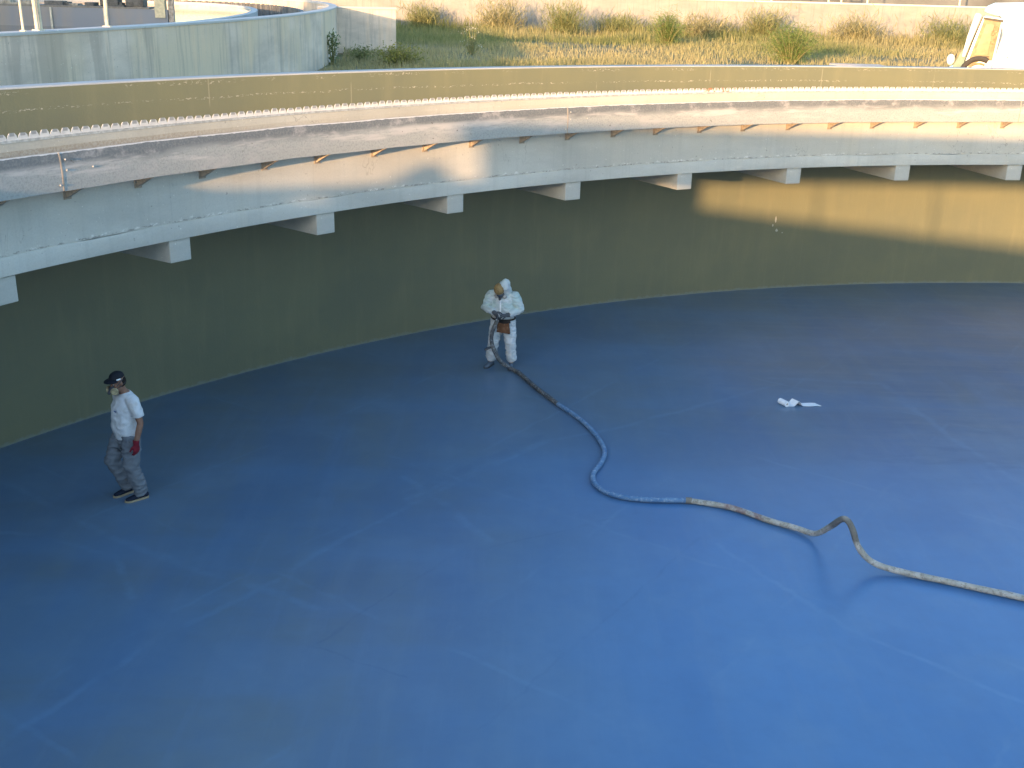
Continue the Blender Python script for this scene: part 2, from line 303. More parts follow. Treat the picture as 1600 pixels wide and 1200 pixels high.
# ------------------------------------------------------------------ mesh helpers
class MB:
    def __init__(s): s.v = []; s.f = []; s.uv = {}; s.smooth = True
    def add(s, vs, fs):
        o = len(s.v); s.v += [tuple(p) for p in vs]; s.f += [tuple(i+o for i in f) for f in fs]; return o
    def box(s, lo, hi, M4=None):
        x0, y0, z0 = lo; x1, y1, z1 = hi
        vs = [(x0, y0, z0), (x1, y0, z0), (x1, y1, z0), (x0, y1, z0), (x0, y0, z1), (x1, y0, z1), (x1, y1, z1), (x0, y1, z1)]
        if M4 is not None: vs = [M4 @ Vector(p) for p in vs]
        s.add(vs, [(0, 3, 2, 1), (4, 5, 6, 7), (0, 1, 5, 4), (1, 2, 6, 5), (2, 3, 7, 6), (3, 0, 4, 7)]); return s
    def tube(s, pts, rad, n=12, side=None, cap=True):
        pts = [Vector(p) for p in pts]; k = len(pts)
        rad = [r if isinstance(r, tuple) else (r, r) for r in (rad if isinstance(rad, (list, tuple)) and len(rad) == k else [rad]*k)]
        T = []
        for i in range(k):
            t = (pts[min(i+1, k-1)]-pts[max(i-1, 0)]); T.append(t.normalized() if t.length > 1e-9 else Vector((0, 0, 1)))
        a = Vector(side) if side else (Vector((1, 0, 0)) if abs(T[0].x) < .8 else Vector((0, 1, 0)))
        rings = []
        for i in range(k):
            a = (a - T[i]*a.dot(T[i])); a = a.normalized() if a.length > 1e-6 else T[i].orthogonal().normalized()
            if side:
                a = Vector(side) - T[i]*Vector(side).dot(T[i]); a = a.normalized() if a.length > 1e-3 else T[i].orthogonal().normalized()
            b = T[i].cross(a); rings.append((pts[i], a, b, rad[i][0], rad[i][1], T[i]))
        if cap:
            p, A, B, ra, rb, t = rings[0]; e = min(ra, rb); pre = [(p-t*e*.9, A, B, ra*.35, rb*.35, t), (p-t*e*.55, A, B, ra*.8, rb*.8, t)]
            p, A, B, ra, rb, t = rings[-1]; e = min(ra, rb); post = [(p+t*e*.55, A, B, ra*.8, rb*.8, t), (p+t*e*.9, A, B, ra*.35, rb*.35, t)]
            rings = pre+rings+post
        vs = []; fs = []
        for p, A, B, ra, rb, t in rings:
            for j in range(n):
                w = 2*math.pi*j/n; vs.append(p+A*(ra*math.cos(w))+B*(rb*math.sin(w)))
        for i in range(len(rings)-1):
            for j in range(n):
                fs.append((i*n+j, i*n+(j+1) % n, (i+1)*n+(j+1) % n, (i+1)*n+j))
        fs.append(tuple(reversed(range(n)))); fs.append(tuple(range((len(rings)-1)*n, len(rings)*n)))
        s.add(vs, fs); return s
    def ball(s, c, r, rot=None, n=16, m=10):
        r = (r, r, r) if not isinstance(r, tuple) else r; c = Vector(c); rot = rot or Matrix.Identity(3)
        vs = []; fs = []
        for i in range(1, m):
            t = math.pi*i/m
            for j in range(n):
                w = 2*math.pi*j/n; vs.append(c+rot @ Vector((r[0]*math.sin(t)*math.cos(w), r[1]*math.sin(t)*math.sin(w), r[2]*math.cos(t))))
        top = len(vs); vs.append(c+rot @ Vector((0, 0, r[2]))); bot = len(vs); vs.append(c+rot @ Vector((0, 0, -r[2])))
        for i in range(m-2):
            for j in range(n): fs.append((i*n+j, (i+1)*n+j, (i+1)*n+(j+1) % n, i*n+(j+1) % n))
        for j in range(n): fs.append((top, j, (j+1) % n)); fs.append((bot, (m-2)*n+(j+1) % n, (m-2)*n+j))
        s.add(vs, fs); return s
    def prism(s, poly, axis, d0, d1, fn):       # fn(a,b,d) -> point
        n = len(poly); vs = [fn(a, b, d0) for a, b in poly]+[fn(a, b, d1) for a, b in poly]
        fs = [tuple(reversed(range(n))), tuple(range(n, 2*n))]+[(i, (i+1) % n, n+(i+1) % n, n+i) for i in range(n)]
        s.add(vs, fs); return s
    def revolve(s, prof, a0, a1, n, close_profile=True, curve=None, uvr=None):
        # prof: (r, z); angle in degrees from +y towards +x; points relative to the tank centre
        P = len(prof); full = abs((a1-a0)-360) < 1e-6; N = n if full else n+1
        o = len(s.v); idx = []
        for i in range(N):
            a = R_(a0+(a1-a0)*i/n)
            for r, z in prof:
                if curve: x, y = curve(a, r)
                else: x, y = r*math.sin(a), r*math.cos(a)
                s.v.append((x, y, z))
        rr = uvr or RW
        for i in range(n):
            i2 = (i+1) % N
            for j in range(P if close_profile else P-1):
                j2 = (j+1) % P
                f = (o+i*P+j, o+i*P+j2, o+i2*P+j2, o+i2*P+j); s.f.append(f)
                a_, b_ = R_(a0+(a1-a0)*i/n)*rr, R_(a0+(a1-a0)*(i+1)/n)*rr
                dz = abs(prof[j2][1]-prof[j][1]); dr = abs(prof[j2][0]-prof[j][0])
                z1, z2 = (prof[j][1], prof[j2][1]) if dz > 1e-3 else (prof[j][0], prof[j2][0])
                s.uv[len(s.f)-1] = [(a_, z1), (a_, z2), (b_, z2), (b_, z1)]
        if not full and close_profile:
            s.f.append(tuple(o+j for j in range(P))); s.f.append(tuple(o+(N-1)*P+j for j in reversed(range(P))))
        return s
    def mesh(s, name):
        me = bpy.data.meshes.new(name); me.from_pydata(s.v, [], s.f); me.update(); return me
    def build(s, name, mat, parent=None, loc=(0, 0, 0), smooth=True, fixn=True, boxuv=False):
        me = s.mesh(name); o = link(name, me, mat, parent, loc)
        if s.uv or boxuv:
            l = me.uv_layers.new(name='uv')
            for pi, p in enumerate(me.polygons):
                q = s.uv.get(pi)
                for k, li in enumerate(p.loop_indices):
                    if q: l.data[li].uv = q[k]
                    else:
                        c = me.vertices[me.loops[li].vertex_index].co; nn = p.normal
                        l.data[li].uv = (c.x, c.y) if abs(nn.z) > .7 else ((c.y, c.z) if abs(nn.x) > abs(nn.y) else (c.x, c.z))
        if fixn: fix_normals(me)
        if smooth: shade(me)
        return o

import bmesh
def fix_normals(me):
    b = bmesh.new(); b.from_mesh(me); bmesh.ops.recalc_face_normals(b, faces=b.faces); b.to_mesh(me); b.free()
def shade(me, ang=35):
    me.polygons.foreach_set('use_smooth', [True]*len(me.polygons))
    try: me.set_sharp_from_angle(angle=R_(ang))
    except Exception: pass
def link(name, me, mat, parent=None, loc=(0, 0, 0)):
    o = bpy.data.objects.new(name, me); COL.objects.link(o)
    if mat is not None: me.materials.append(mat)
    if parent is not None: o.parent = parent
    o.location = loc; return o
def thing(name, label, cat, loc=(0, 0, 0), rz=0, group=None):
    o = bpy.data.objects.new(name, None); COL.objects.link(o); o.location = loc; o.rotation_euler = (0, 0, rz); o.empty_display_size = .2
    return tag(o, label, cat, group)
def tag(o, label, cat, group=None):
    o['label'] = label; o['category'] = cat
    if group: o['group'] = group
    return o
def remesh(mb, voxel, smooth=4, fac=.5, wrinkle=None):
    me = mb.mesh('tmp'); fix_normals(me); o = bpy.data.objects.new('tmp', me); COL.objects.link(o)
    r = o.modifiers.new('r', 'REMESH'); r.mode = 'VOXEL'; r.voxel_size = voxel
    if smooth: q = o.modifiers.new('s', 'SMOOTH'); q.iterations = smooth; q.factor = fac
    dg = bpy.context.evaluated_depsgraph_get(); dg.update()
    out = bpy.data.meshes.new_from_object(o.evaluated_get(dg))
    bpy.data.objects.remove(o); bpy.data.meshes.remove(me)
    if wrinkle:
        for vx in out.vertices:
            d = wrinkle(vx.co)
            vx.co += vx.normal*d
    out.update(); out.polygons.foreach_set('use_smooth', [True]*len(out.polygons))
    out.materials.clear(); return out
def bevel(o, w=.01, seg=2):
    b = bmesh.new(); b.from_mesh(o.data); es = [e for e in b.edges if len(e.link_faces) == 2 and e.calc_face_angle(0) > .5]
    bmesh.ops.bevel(b, geom=es, offset=w, segments=seg, affect='EDGES', profile=.6); b.to_mesh(o.data); b.free(); shade(o.data); return o

# ------------------------------------------------------------------ setting: floor and ground
def structure(o): o['kind'] = 'structure'; return o
def disc(name, r, z, mat, n=160, rings=8):
    mb = MB(); vs = [(CX, CY, z)]; fs = []
    for k in range(1, rings+1):
        for i in range(n):
            a = 2*math.pi*i/n; vs.append((CX+r*k/rings*math.sin(a), CY+r*k/rings*math.cos(a), z))
    for i in range(n): fs.append((0, 1+(i+1) % n, 1+i))
    for k in range(rings-1):
        for i in range(n): a = 1+k*n; fs.append((a+i, a+(i+1) % n, a+n+(i+1) % n, a+n+i))
    mb.add(vs, fs); o = mb.build(name, mat); return o
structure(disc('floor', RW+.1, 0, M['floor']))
mb = MB(); n = 160; vs = []; fs = []
for rr, zz in ((RW+.30, ZG), (RW+14, ZG), (RW+60, ZG), (1500, ZG-2)):
    for i in range(n):
        a = 2*math.pi*i/n; vs.append((CX+rr*math.sin(a), CY+rr*math.cos(a), zz))
for k in range(3):
    for i in range(n): fs.append((k*n+i, k*n+(i+1) % n, (k+1)*n+(i+1) % n, (k+1)*n+i))
mb.add(vs, fs); structure(mb.build('ground', M['ground']))

# ------------------------------------------------------------------ the tank wall
tw = thing('tank_wall', 'huge curved olive coated concrete tank wall standing around the blue floor', 'wall', (CX, CY, 0))
MB().revolve([(RW, -.1), (RW, ZRIM-.012), (RW+.32, ZRIM-.012), (RW+.32, -.1)], -180, 180, 360).build('wall', M['olive'], tw)
MB().revolve([(RW-.004, ZRIM-.012), (RW-.004, ZRIM), (RW+.008, ZRIM+.010), (RW+.325, ZRIM+.010), (RW+.34, ZRIM), (RW+.34, ZRIM-.06), (RW+.322, ZRIM-.06), (RW+.322, ZRIM-.012)], -180, 180, 360).build('coping', M['coping'], tw)
MB().revolve([(RW+.03, ZRIM+.011), (RW+.03, ZRIM+.48), (RW+.25, ZRIM+.48), (RW+.25, ZRIM+.011)], 125, 262, 160).build('shadow_kerb', M['coping'], tw)  # added out of view on the near rim to raise its cast shadow

# ------------------------------------------------------------------ launder channel on beams
la = thing('launder_channel', 'pale concrete overflow channel running inside the tank wall with toothed weir plate', 'channel', (CX, CY, 0))
ZLB, ZT = 3.229, 4.687
MB().revolve([(RL, ZLB+.215), (RL, ZT), (RL+.18, ZT), (RL+.18, ZLB+.2)], -180, 180, 360, uvr=RL).build('channel_wall', M['launder'], la)
# slab edge: a little proud, with an uneven upper arris
mbb = MB(); NN = 720
pr = []
mbb.revolve([(RL-.028, ZLB), (RL-.030, ZLB+.185), (RL-.012, ZLB+.214), (RW+.05, ZLB+.214), (RW+.05, ZLB)], -180, 180, NN, uvr=RL)
P5 = 5
for i in range(NN):
    d = noise.noise(Vector((i*.21, 3, 1)))*.016+noise.noise(Vector((i*.9, 1, 2)))*.008
    for j in (1, 2):
        x, y, z = mbb.v[i*P5+j]; mbb.v[i*P5+j] = (x, y, z+d)
mbb.build('channel_slab', M['band'], la)
# weir plate: trapezoid teeth between notches, pitch .362 deg
mw = MB(); pitch = .362; rr_ = RL+.012
def cyl(a, r, z): a = R_(a); return (r*math.sin(a), r*math.cos(a), z)
a_s, a_e = -76.0, 16.0; nt = int((a_e-a_s)/pitch)
for i in range(nt):
    a = a_s+i*pitch; z0 = ZT-.02; jit = rng.uniform(-.004, .004)
    k_ = rng.uniform(.93, 1.04)
    prof = [(a+.002, z0), (a+pitch-.002, z0), (a+pitch*.975, ZT+.022), (a+pitch*.90, ZT+.052*k_), (a+pitch*.74, ZT+.080*k_+jit), (a+pitch*.26, ZT+.080*k_+jit), (a+pitch*.10, ZT+.052*k_), (a+pitch*.025, ZT+.022)]
    o = mw.add([cyl(b, rr_, z) for b, z in prof]+[cyl(b, rr_+.006, z) for b, z in prof], [tuple(reversed(range(8))), tuple(range(8, 16))]+[(k, (k+1) % 8, 8+(k+1) % 8, 8+k) for k in range(8)])
    nf = len(mw.f)
    for fi in range(nf-10, nf):
        q = []
        for vi in mw.f[fi]:
            x, y, z = mw.v[vi]; q.append((math.atan2(x, y)*RL, z))
        mw.uv[fi] = q
mw.build('weir_plate', M['weir'], la, smooth=False)
MB().revolve([(RL-.006, ZT-.022), (RL-.006, ZT+.006), (RL+.026, ZT+.006), (RL+.026, ZT+.001), (RL-.002, ZT+.001), (RL-.002, ZT-.022)], a_s, a_e, 240, uvr=RL).build('weir_clamp', M['steel'], la)
# one support beam, built at angle 0 and copied round the tank
ZBB = 2.916
bw = .33
mb = MB(); x0, x1 = -bw, 0.0
yi = RL-.006
poly = [(yi, ZBB), (yi, ZLB-.002), (RW+.03, ZLB-.002), (RW+.03, ZBB-.06)]
mb.prism(poly, 0, x0, x1, lambda a, b, d: (d, a, b))
beam0 = mb.build('support_beam', M['beam'], la, smooth=False, boxuv=True); bevel(beam0, .013, 2)
AZ0, DAZ = math.degrees(-1.0611), math.degrees(.1158)
for k in range(-3, 12):
    o = beam0 if k == -3 else beam0.copy()
    if k != -3: COL.objects.link(o); o.parent = la
    o.rotation_euler = (0, 0, -R_(AZ0+DAZ*k+rng.uniform(-.03, .03))); o.location.z = rng.uniform(-.012, .012)

# ------------------------------------------------------------------ scum baffle on brackets
sb = thing('scum_baffle', 'stained grey curved baffle sheet hanging in front of the pale channel', 'baffle', (CX, CY, 0))
ZBT, ZBO = 4.552, 4.124
joints = [-83.0, -59.35, -35.8, -8.94, 14.5]
def wavy(a): return noise.noise(Vector((a*.35, 7, 0)))*.012+noise.noise(Vector((a*1.9, 2, 0)))*.005
for a0, a1 in zip(joints[:-1], joints[1:]):
    mb = MB(); n = int((a1-a0)*5); g = .022
    prof = [(RB-.010, ZBO), (RB-.016, (ZBO+ZBT)/2), (RB, ZBT-.06), (RB+.014, ZBT), (RB+.032, ZBT), (RB+.018, ZBT-.06), (RB+.006, (ZBO+ZBT)/2), (RB+.012, ZBO)]
    mb.revolve(prof, a0+g, a1-g, n, uvr=RB)
    for i in range(n+1):
        d = wavy(a0+(a1-a0)*i/n)
        for j in range(8):
            x, y, z = mb.v[i*8+j]; mb.v[i*8+j] = (x, y, z+d*.6)
    mb.build('baffle_panel', M['baffle'], sb)
for a in joints[1:-1]:
    mb = MB(); mb.revolve([(RB-.014, ZBO+.004), (RB-.020, (ZBO+ZBT)/2), (RB-.003, ZBT-.06), (RB+.010, ZBT-.004), (RB+.028, ZBT-.004), (RB+.014, ZBT-.06), (RB, (ZBO+ZBT)/2), (RB+.008, ZBO+.004)], a-.024, a+.024, 1, uvr=RB)
    mb.build('joint_strip', M['joint'], sb, smooth=False)
    for da, z in ((.14, ZBT-.08), (.16, ZBT-.2), (1.1, ZBT-.2), (-.12, ZBO+.07)):
        x, y, _ = cyl(a+da, RB-.02, 0); b = MB().ball((x, y, z), .011, n=8, m=6).build('bolt', M['steel'], sb)
# bracket: triangular gusset, wall edge vertical, top edge under the baffle
mb = MB()
ya, yb = RL-.002, RB-.004
poly = [(ya, ZBO-.155), (ya, ZBO+.06), (yb+.03, ZBO+.06), (yb+.01, ZBO-.012), (yb+.06, ZBO-.03)]
mb.prism(poly, 0, -.022, .022, lambda a, b, d: (d, a, b))
mb.box((-.05, ya-.012, ZBO-.165), (.05, ya, ZBO+.07))
br0 = mb.build('bracket', M['bracket'], sb, smooth=False)
for k in range(-5, 29):
    o = br0 if k == -5 else br0.copy()
    if k != -5: COL.objects.link(o); o.parent = sb
    o.rotation_euler = (0, 0, -R_(-61.2+2.6*k+rng.uniform(-.10, .10)))


# ------------------------------------------------------------------ unseen bridge behind the camera, with blockers and a building added for shadows
bm_ = plain('unseen_bridge_paint', (.42, .43, .42), .5); bm_dark = plain('unseen_bridge_steel', (.2, .2, .2), .5)
sbz = thing('unseen_scraper_bridge', 'unseen grey steel scraper bridge spanning from the tank rim to its centre', 'bridge', (-11.52, -1.3, ZRIM))
MB().box((.3, .1, .46), (24.9, 1.0, .54)).build('deck', bm_, sbz, smooth=False)
MB().box((2.37, .92, .54), (24.9, .98, 1.52)).build('unseen_parapet', bm_, sbz, smooth=False)
MB().box((2.37, .12, .54), (24.9, .18, 1.4)).build('unseen_parapet', bm_, sbz, smooth=False)
MB().box((1.40, .3, -.75), (3.95, .8, .60)).build('shade_block', bm_dark, sbz, smooth=False)  # added block, sized to shade the channel and beams opposite
for x in (6.55, 9.2): MB().tube([(x+.25, .55, -4.7), (x-.15, .55, .5)], .03, 8, cap=False).build('unseen_scraper_leg', bm_dark, sbz, smooth=False)
MB().tube([(1.68, .55, .5), (1.70, .55, .70), (1.72, .55, .80)], [.24, .22, .12], 14).build('shade_drum', bm_dark, sbz)  # added rounded drum, there only for the soft shadow it casts
for x in (.55, 1.25):
    mb = MB(); mb.tube([(x, .3, .24), (x, .8, .24)], .22, 16, cap=False); mb.build('wheel', bm_dark, sbz)
bd = thing('shade_building', 'unseen rendered building with low gabled roof, added to cast shade', 'building', (-32.3, 6, ZG))  # added out of view, roof slope set by the shade on the basin
rend = plain('shade_building_render', (.5, .47, .42), .9); rooft = plain('shade_building_roof', (.3, .2, .16), .7)
mb = MB(); poly = [(-14, 0), (14, 0), (14, 4.5), (0, 7.3), (-14, 4.5)]
mb.prism(poly, 0, -6, 6, lambda a, b, d: (a, d, b)); mb.build('wall', rend, bd, smooth=False)
for sgn in (1, -1):
    mb = MB(); poly = [(0, 7.31), (14.4*sgn, 4.43), (14.4*sgn, 4.58), (0, 7.46)]
    mb.prism(poly, 0, -6.4, 6.4, lambda a, b, d: (a, d, b)); mb.build('roof', rooft, bd, smooth=False)

# ------------------------------------------------------------------ neighbouring basin
EA, EB = 14.5, 35.0; ECX, ECY = -21.2, 35.0
def ell(a, r): return ((EA+r)*math.sin(a), (EB+r)*math.cos(a))
M['oldwall'] = concrete('weathered_concrete', (.77, .635, .525), .72, .42, warm=(.72, .58, .42))[0].m
M['oldcop'] = concrete('weathered_coping', (.56, .55, .53), .85, 0)[0].m
def dark_mat():
    m = NT('wet_channel_wall', .6, .4); uv = m.uv()
    st = m.noise(m.mapv(uv, (6, .3, 1)), 1.5, 4); m.base(m.mix(m.ramp(st, .42, .6), (.05, .055, .06), (.17, .17, .17))); return m.m
M['darkch'] = dark_mat()
nb = thing('neighbouring_basin', 'weathered concrete settling basin with streaked wall beyond the tank rim', 'basin', (ECX, ECY, 0))
ZB = 5.5
MB().revolve([(-.02, ZG-.3), (-.02, ZB-.012), (-.33, ZB-.012), (-.33, ZG-.3)], -180, 180, 300, curve=ell, uvr=26).build('basin_wall', M['oldwall'], nb)
MB().revolve([(0, ZB-.012), (-.01, ZB), (-.34, ZB), (-.35, ZB-.012), (-.35, ZB-.10), (-.332, ZB-.10), (-.332, ZB-.014), (-.018, ZB-.014), (-.018, ZB-.05), (0, ZB-.05)], -180, 180, 300, curve=ell, uvr=26).build('coping', M['oldcop'], nb)
MB().revolve([(-3.55, 4.5), (-3.55, 5.14), (-3.85, 5.14), (-3.85, 4.5)], -180, 180, 240, curve=ell, uvr=26).build('weir_ring', M['oldcop'], nb)
mb = MB(); n = 700; prof = [(-1.5, 4.5), (-1.5, 5.16), (-1.62, 5.16), (-1.62, 4.5)]
mb.revolve(prof, -180, 180, n, curve=ell, uvr=26)
for i in range(n):
    k = 1 if (i % 4) < 2 else 0
    a = R_(-180+360*i/n)
    for j, (r, z) in enumerate(prof):
        x, y = ell(a, r+.06*k); mb.v[i*4+j] = (x, y, z+.03*k*(j in (1, 2)))
mb.build('channel_baffle', M['darkch'], nb, smooth=False)
wm = NT('basin_water', .04, .5); wm.base((.05, .06, .055)); wv = wm.coord(); wm.bump(wm.noise(wv, 1.2, 3), .04, .05)
mb = MB(); n = 120; vs = [(ECX, ECY, 5.06)]+[(ECX+ell(2*math.pi*i/n, -3.84)[0], ECY+ell(2*math.pi*i/n, -3.84)[1], 5.06) for i in range(n)]
mb.add(vs, [(0, 1+(i+1) % n, 1+i) for i in range(n)]); structure(mb.build('water', wm.m))
mb = MB(); vs = [ell(2*math.pi*i/n, -3.4)+(4.7,) for i in range(n)]+[ell(2*math.pi*i/n, -.33)+(4.7,) for i in range(n)]
mb.add([(ECX+x, ECY+y, z) for x, y, z in vs], [(i, (i+1) % n, n+(i+1) % n, n+i) for i in range(n)]); structure(mb.build('channel_water', wm.m))

# its bridge: a grey box girder over the water with clutter on top
gm = NT('girder_panel', .5, .5); gv = gm.coord()
gm.base(gm.mix(gm.ramp(gm.noise(gm.mapv(gv, (.6, .6, .15)), 1.5, 4), .4, .65), (.20, .215, .25), (.27, .235, .21)))
gb = thing('basin_bridge', 'bluish grey bridge girder crossing the neighbouring basin, littered along its top', 'bridge', (-18.5, 31.5, .24))
L0, L1 = -12.5, 8.62
Mg = Matrix.Rotation(R_(4), 4, 'Z')
MB().box((L0, -.12, 4.62), (L1, .12, 5.33), Mg).build('girder', gm.m, gb, smooth=False)
MB().box((L0, -.12, 5.332), (L1-.5, 1.1, 5.38), Mg).build('deck', plain('rusty_deck', (.22, .19, .16), .8), gb, smooth=False)
cl = plain('deck_clutter', (.34, .29, .23), .8, .4); cl2 = plain('deck_clutter_dark', (.12, .11, .10), .8, .3)
r2 = random.Random(3)
for i in range(46):
    x = L0+2+i*.42+r2.uniform(-.2, .2); w = r2.uniform(.12, .55); h = r2.uniform(.02, .11)
    if x+w > L1-.6: continue
    MB().box((x, .0+r2.uniform(0, .2), 5.381), (x+w, .5, 5.381+h), Mg).build('grating_piece', cl if r2.random() < .55 else cl2, gb, smooth=False)
for x in (L1-1.9, L1-1.2): bevel(MB().box((x, .1, 5.381), (x+.5, .6, 5.75), Mg).build('motor_box', cl2, gb, smooth=False), .04)
MB().box((L1-.34, -.16, 5.12), (L1-.06, .1, 5.9), Mg).build('end_plate', plain('cream_end_plate', (.62, .52, .34), .7), gb, smooth=False)
MB().box((L1+.02, -.1, 4.95), (L1+.16, .06, 5.7), Mg).build('scraper_arm', plain('rusty_arm', (.36, .30, .25), .8, .4), gb, smooth=False)
for x in (L1-3.2, L1-1.75):
    MB().box((x, -.17, 4.62), (x+(.05 if x < L1-2 else .12), -.121, 5.33), Mg).build('girder_rib', plain('pale_rib', (.60, .53, .42), .7), gb, smooth=False)
pm = plain('handrail_paint', (.66, .58, .44), .5)
posts = [(0, 37, .021, .012, 'thin pale post leaning on the basin coping, leftmost of the four'),
         (1, 59, .033, .022, 'thick pale post on the basin coping, second from the left'),
         (2, 65, .026, .02, 'pale post close against the thick one on the basin coping'),
         (3, 168, .036, -.006, 'thick pale post standing alone on the basin coping, right of the other three')]
def copt(u):    # coping point seen at that bearing
    best = None
    for k in range(2000):
        a = R_(90+k*.05); x, y = ell(a, -.17); x += ECX; y += ECY
        # bearing test in plan
        b = (u-800)/1700.0
        e = abs(x/(y*math.cos(TH)+.95*math.sin(TH)) - b + .0091)
        if y > 5 and (best is None or e < best[0]): best = (e, x, y)
    return best[1], best[2]
for k, u, r, lean, lab in posts:
    x, y = copt(u); t = thing('rail_post', lab, 'post', (x, y, ZB), 0, 'pale posts on the basin coping')
    mb = MB(); mb.tube([(0, 0, 0), (-lean*20*.06, 0, 1.6)], r, 12, cap=False); mb.build('pole', pm, t)
    mb = MB(); mb.box((-r*2, -r*2, .0), (r*2, r*2, .02)); mb.build('foot_plate', pm, t, smooth=False)
# wall spur running off the basin
ws = thing('wing_wall', 'short straight concrete wing wall joining the basin, half in sun', 'wall', (-7.0, 47.6, ZG))
Mw = Matrix.Rotation(R_(22), 4, 'Z')
MB().box((-1.5, -.14, -.2), (1.78, .14, 1.76), Mw).build('wall', M['oldwall'], ws, smooth=False, boxuv=True)
MB().box((-1.5, -.17, 1.762), (1.80, .17, 1.84), Mw).build('coping', M['oldcop'], ws, smooth=False, boxuv=True)
mb = MB(); mb.tube([(-1.0, -.16, 1.5), (-1.0, -.10, 1.5)], .05, 12, cap=False)
o = mb.build('drain_hole', plain('dark_hole', (.02, .02, .02), .9), ws); o.matrix_local = Mw

# ------------------------------------------------------------------ far boundary wall and what shows above it
M['farwall'] = concrete('far_wall_concrete', (.31, .305, .29), .82, .28)[0].m
fw = thing('boundary_wall', 'long cream concrete boundary wall behind the weeds', 'wall', (8, 75, ZG))
MB().box((-46, 0, -.5), (60, .3, 2.28)).build('wall', M['farwall'], fw, smooth=False, boxuv=True)
MB().box((-46, -.05, 2.282), (60, .35, 2.38)).build('coping', M['oldcop'], fw, smooth=False, boxuv=True)
fb = thing('far_basin', 'grey concrete basin far behind the boundary wall', 'basin', (40, 112, ZG))
MB().revolve([(26, -1), (26, 3.3), (25.6, 3.3), (25.6, -1)], -180, 180, 120, uvr=26).build('basin_wall', plain('far_grey_concrete', (.10, .108, .112), .8, .35, .3), fb)
MB().revolve([(26.15, 3.302), (26.15, 3.5), (25.4, 3.5), (25.4, 3.302)], -180, 180, 120, uvr=26).build('coping', plain('far_coping', (.2, .2, .19), .8), fb)
far_posts = [(17.2, .8, 'first of the slim posts above the boundary wall, leaning right'), (24.2, -.2, 'slim upright post above the boundary wall beside the small ladder'),
             (30.6, 0.0, 'slim post above the boundary wall, midway between ladder and van'), (35.2, .9, 'slim tilted post above the boundary wall close to the van')]
for x, ln, lab in far_posts:
    t = thing('fence_post', lab, 'post', (x, 81, ZG), 0, 'slim posts beyond the boundary wall')
    MB().tube([(0, 0, 0), (ln*.25, 0, 2.3), (ln*.8, 0, 4.3)], .07, 8, cap=False).build('pole', pm, t)
lt = thing('ladder', 'small pale ladder rising above the boundary wall', 'ladder', (22.0, 81.5, ZG))
for s_ in (-.45, .45): MB().box((s_-.05, -.05, 0), (s_+.05, .05, 4.2)).build('stile', pm, lt, smooth=False)
for z in (2.3, 2.65, 3.0, 3.35): MB().box((-.4, -.04, z), (.4, .04, z+.07)).build('rung', pm, lt, smooth=False)


# ------------------------------------------------------------------ grass and plants
def vcol_mat(name, rough=.8, trans=.0):
    m = NT(name, rough, .2); a = m.n('ShaderNodeAttribute', attribute_name='col'); m.base(a.outputs['Color'])
    if trans:
        t = m.n('ShaderNodeBsdfTranslucent'); m.L(a.outputs['Color'], t.inputs[0]); mx = m.n('ShaderNodeMixShader'); mx.inputs[0].default_value = trans
        out = m.t.nodes['Material Output']; m.L(m.b.outputs[0], mx.inputs[1]); m.L(t.outputs[0], mx.inputs[2]); m.L(mx.outputs[0], out.inputs[0])
    return m.m
M['leaf'] = vcol_mat('leaf', .6, .3); M['grass'] = vcol_mat('grass_blade', .75, .3)
def np_mesh(name, V, F, C):
    me = bpy.data.meshes.new(name); nv, nf = len(V), len(F); k = F.shape[1]
    me.vertices.add(nv); me.vertices.foreach_set('co', V.astype(np.float32).ravel())
    me.loops.add(nf*k); me.loops.foreach_set('vertex_index', F.astype(np.int32).ravel())
    me.polygons.add(nf); me.polygons.foreach_set('loop_start', np.arange(0, nf*k, k, dtype=np.int32))
    me.update(calc_edges=True)
    at = me.color_attributes.new('col', 'FLOAT_COLOR', 'POINT'); at.data.foreach_set('color', np.c_[C, np.ones(nv)].astype(np.float32).ravel())
    return me
nr = np.random.default_rng(5)
def vnoise(x, y, sc_, seed=0):
    return np.array([noise.noise(Vector((a*sc_, b*sc_, seed))) for a, b in zip(x, y)])
def inside_basin(x, y, pad=.25): return ((x-ECX)/(EA+pad))**2+((y-ECY)/(EB+pad))**2 < 1
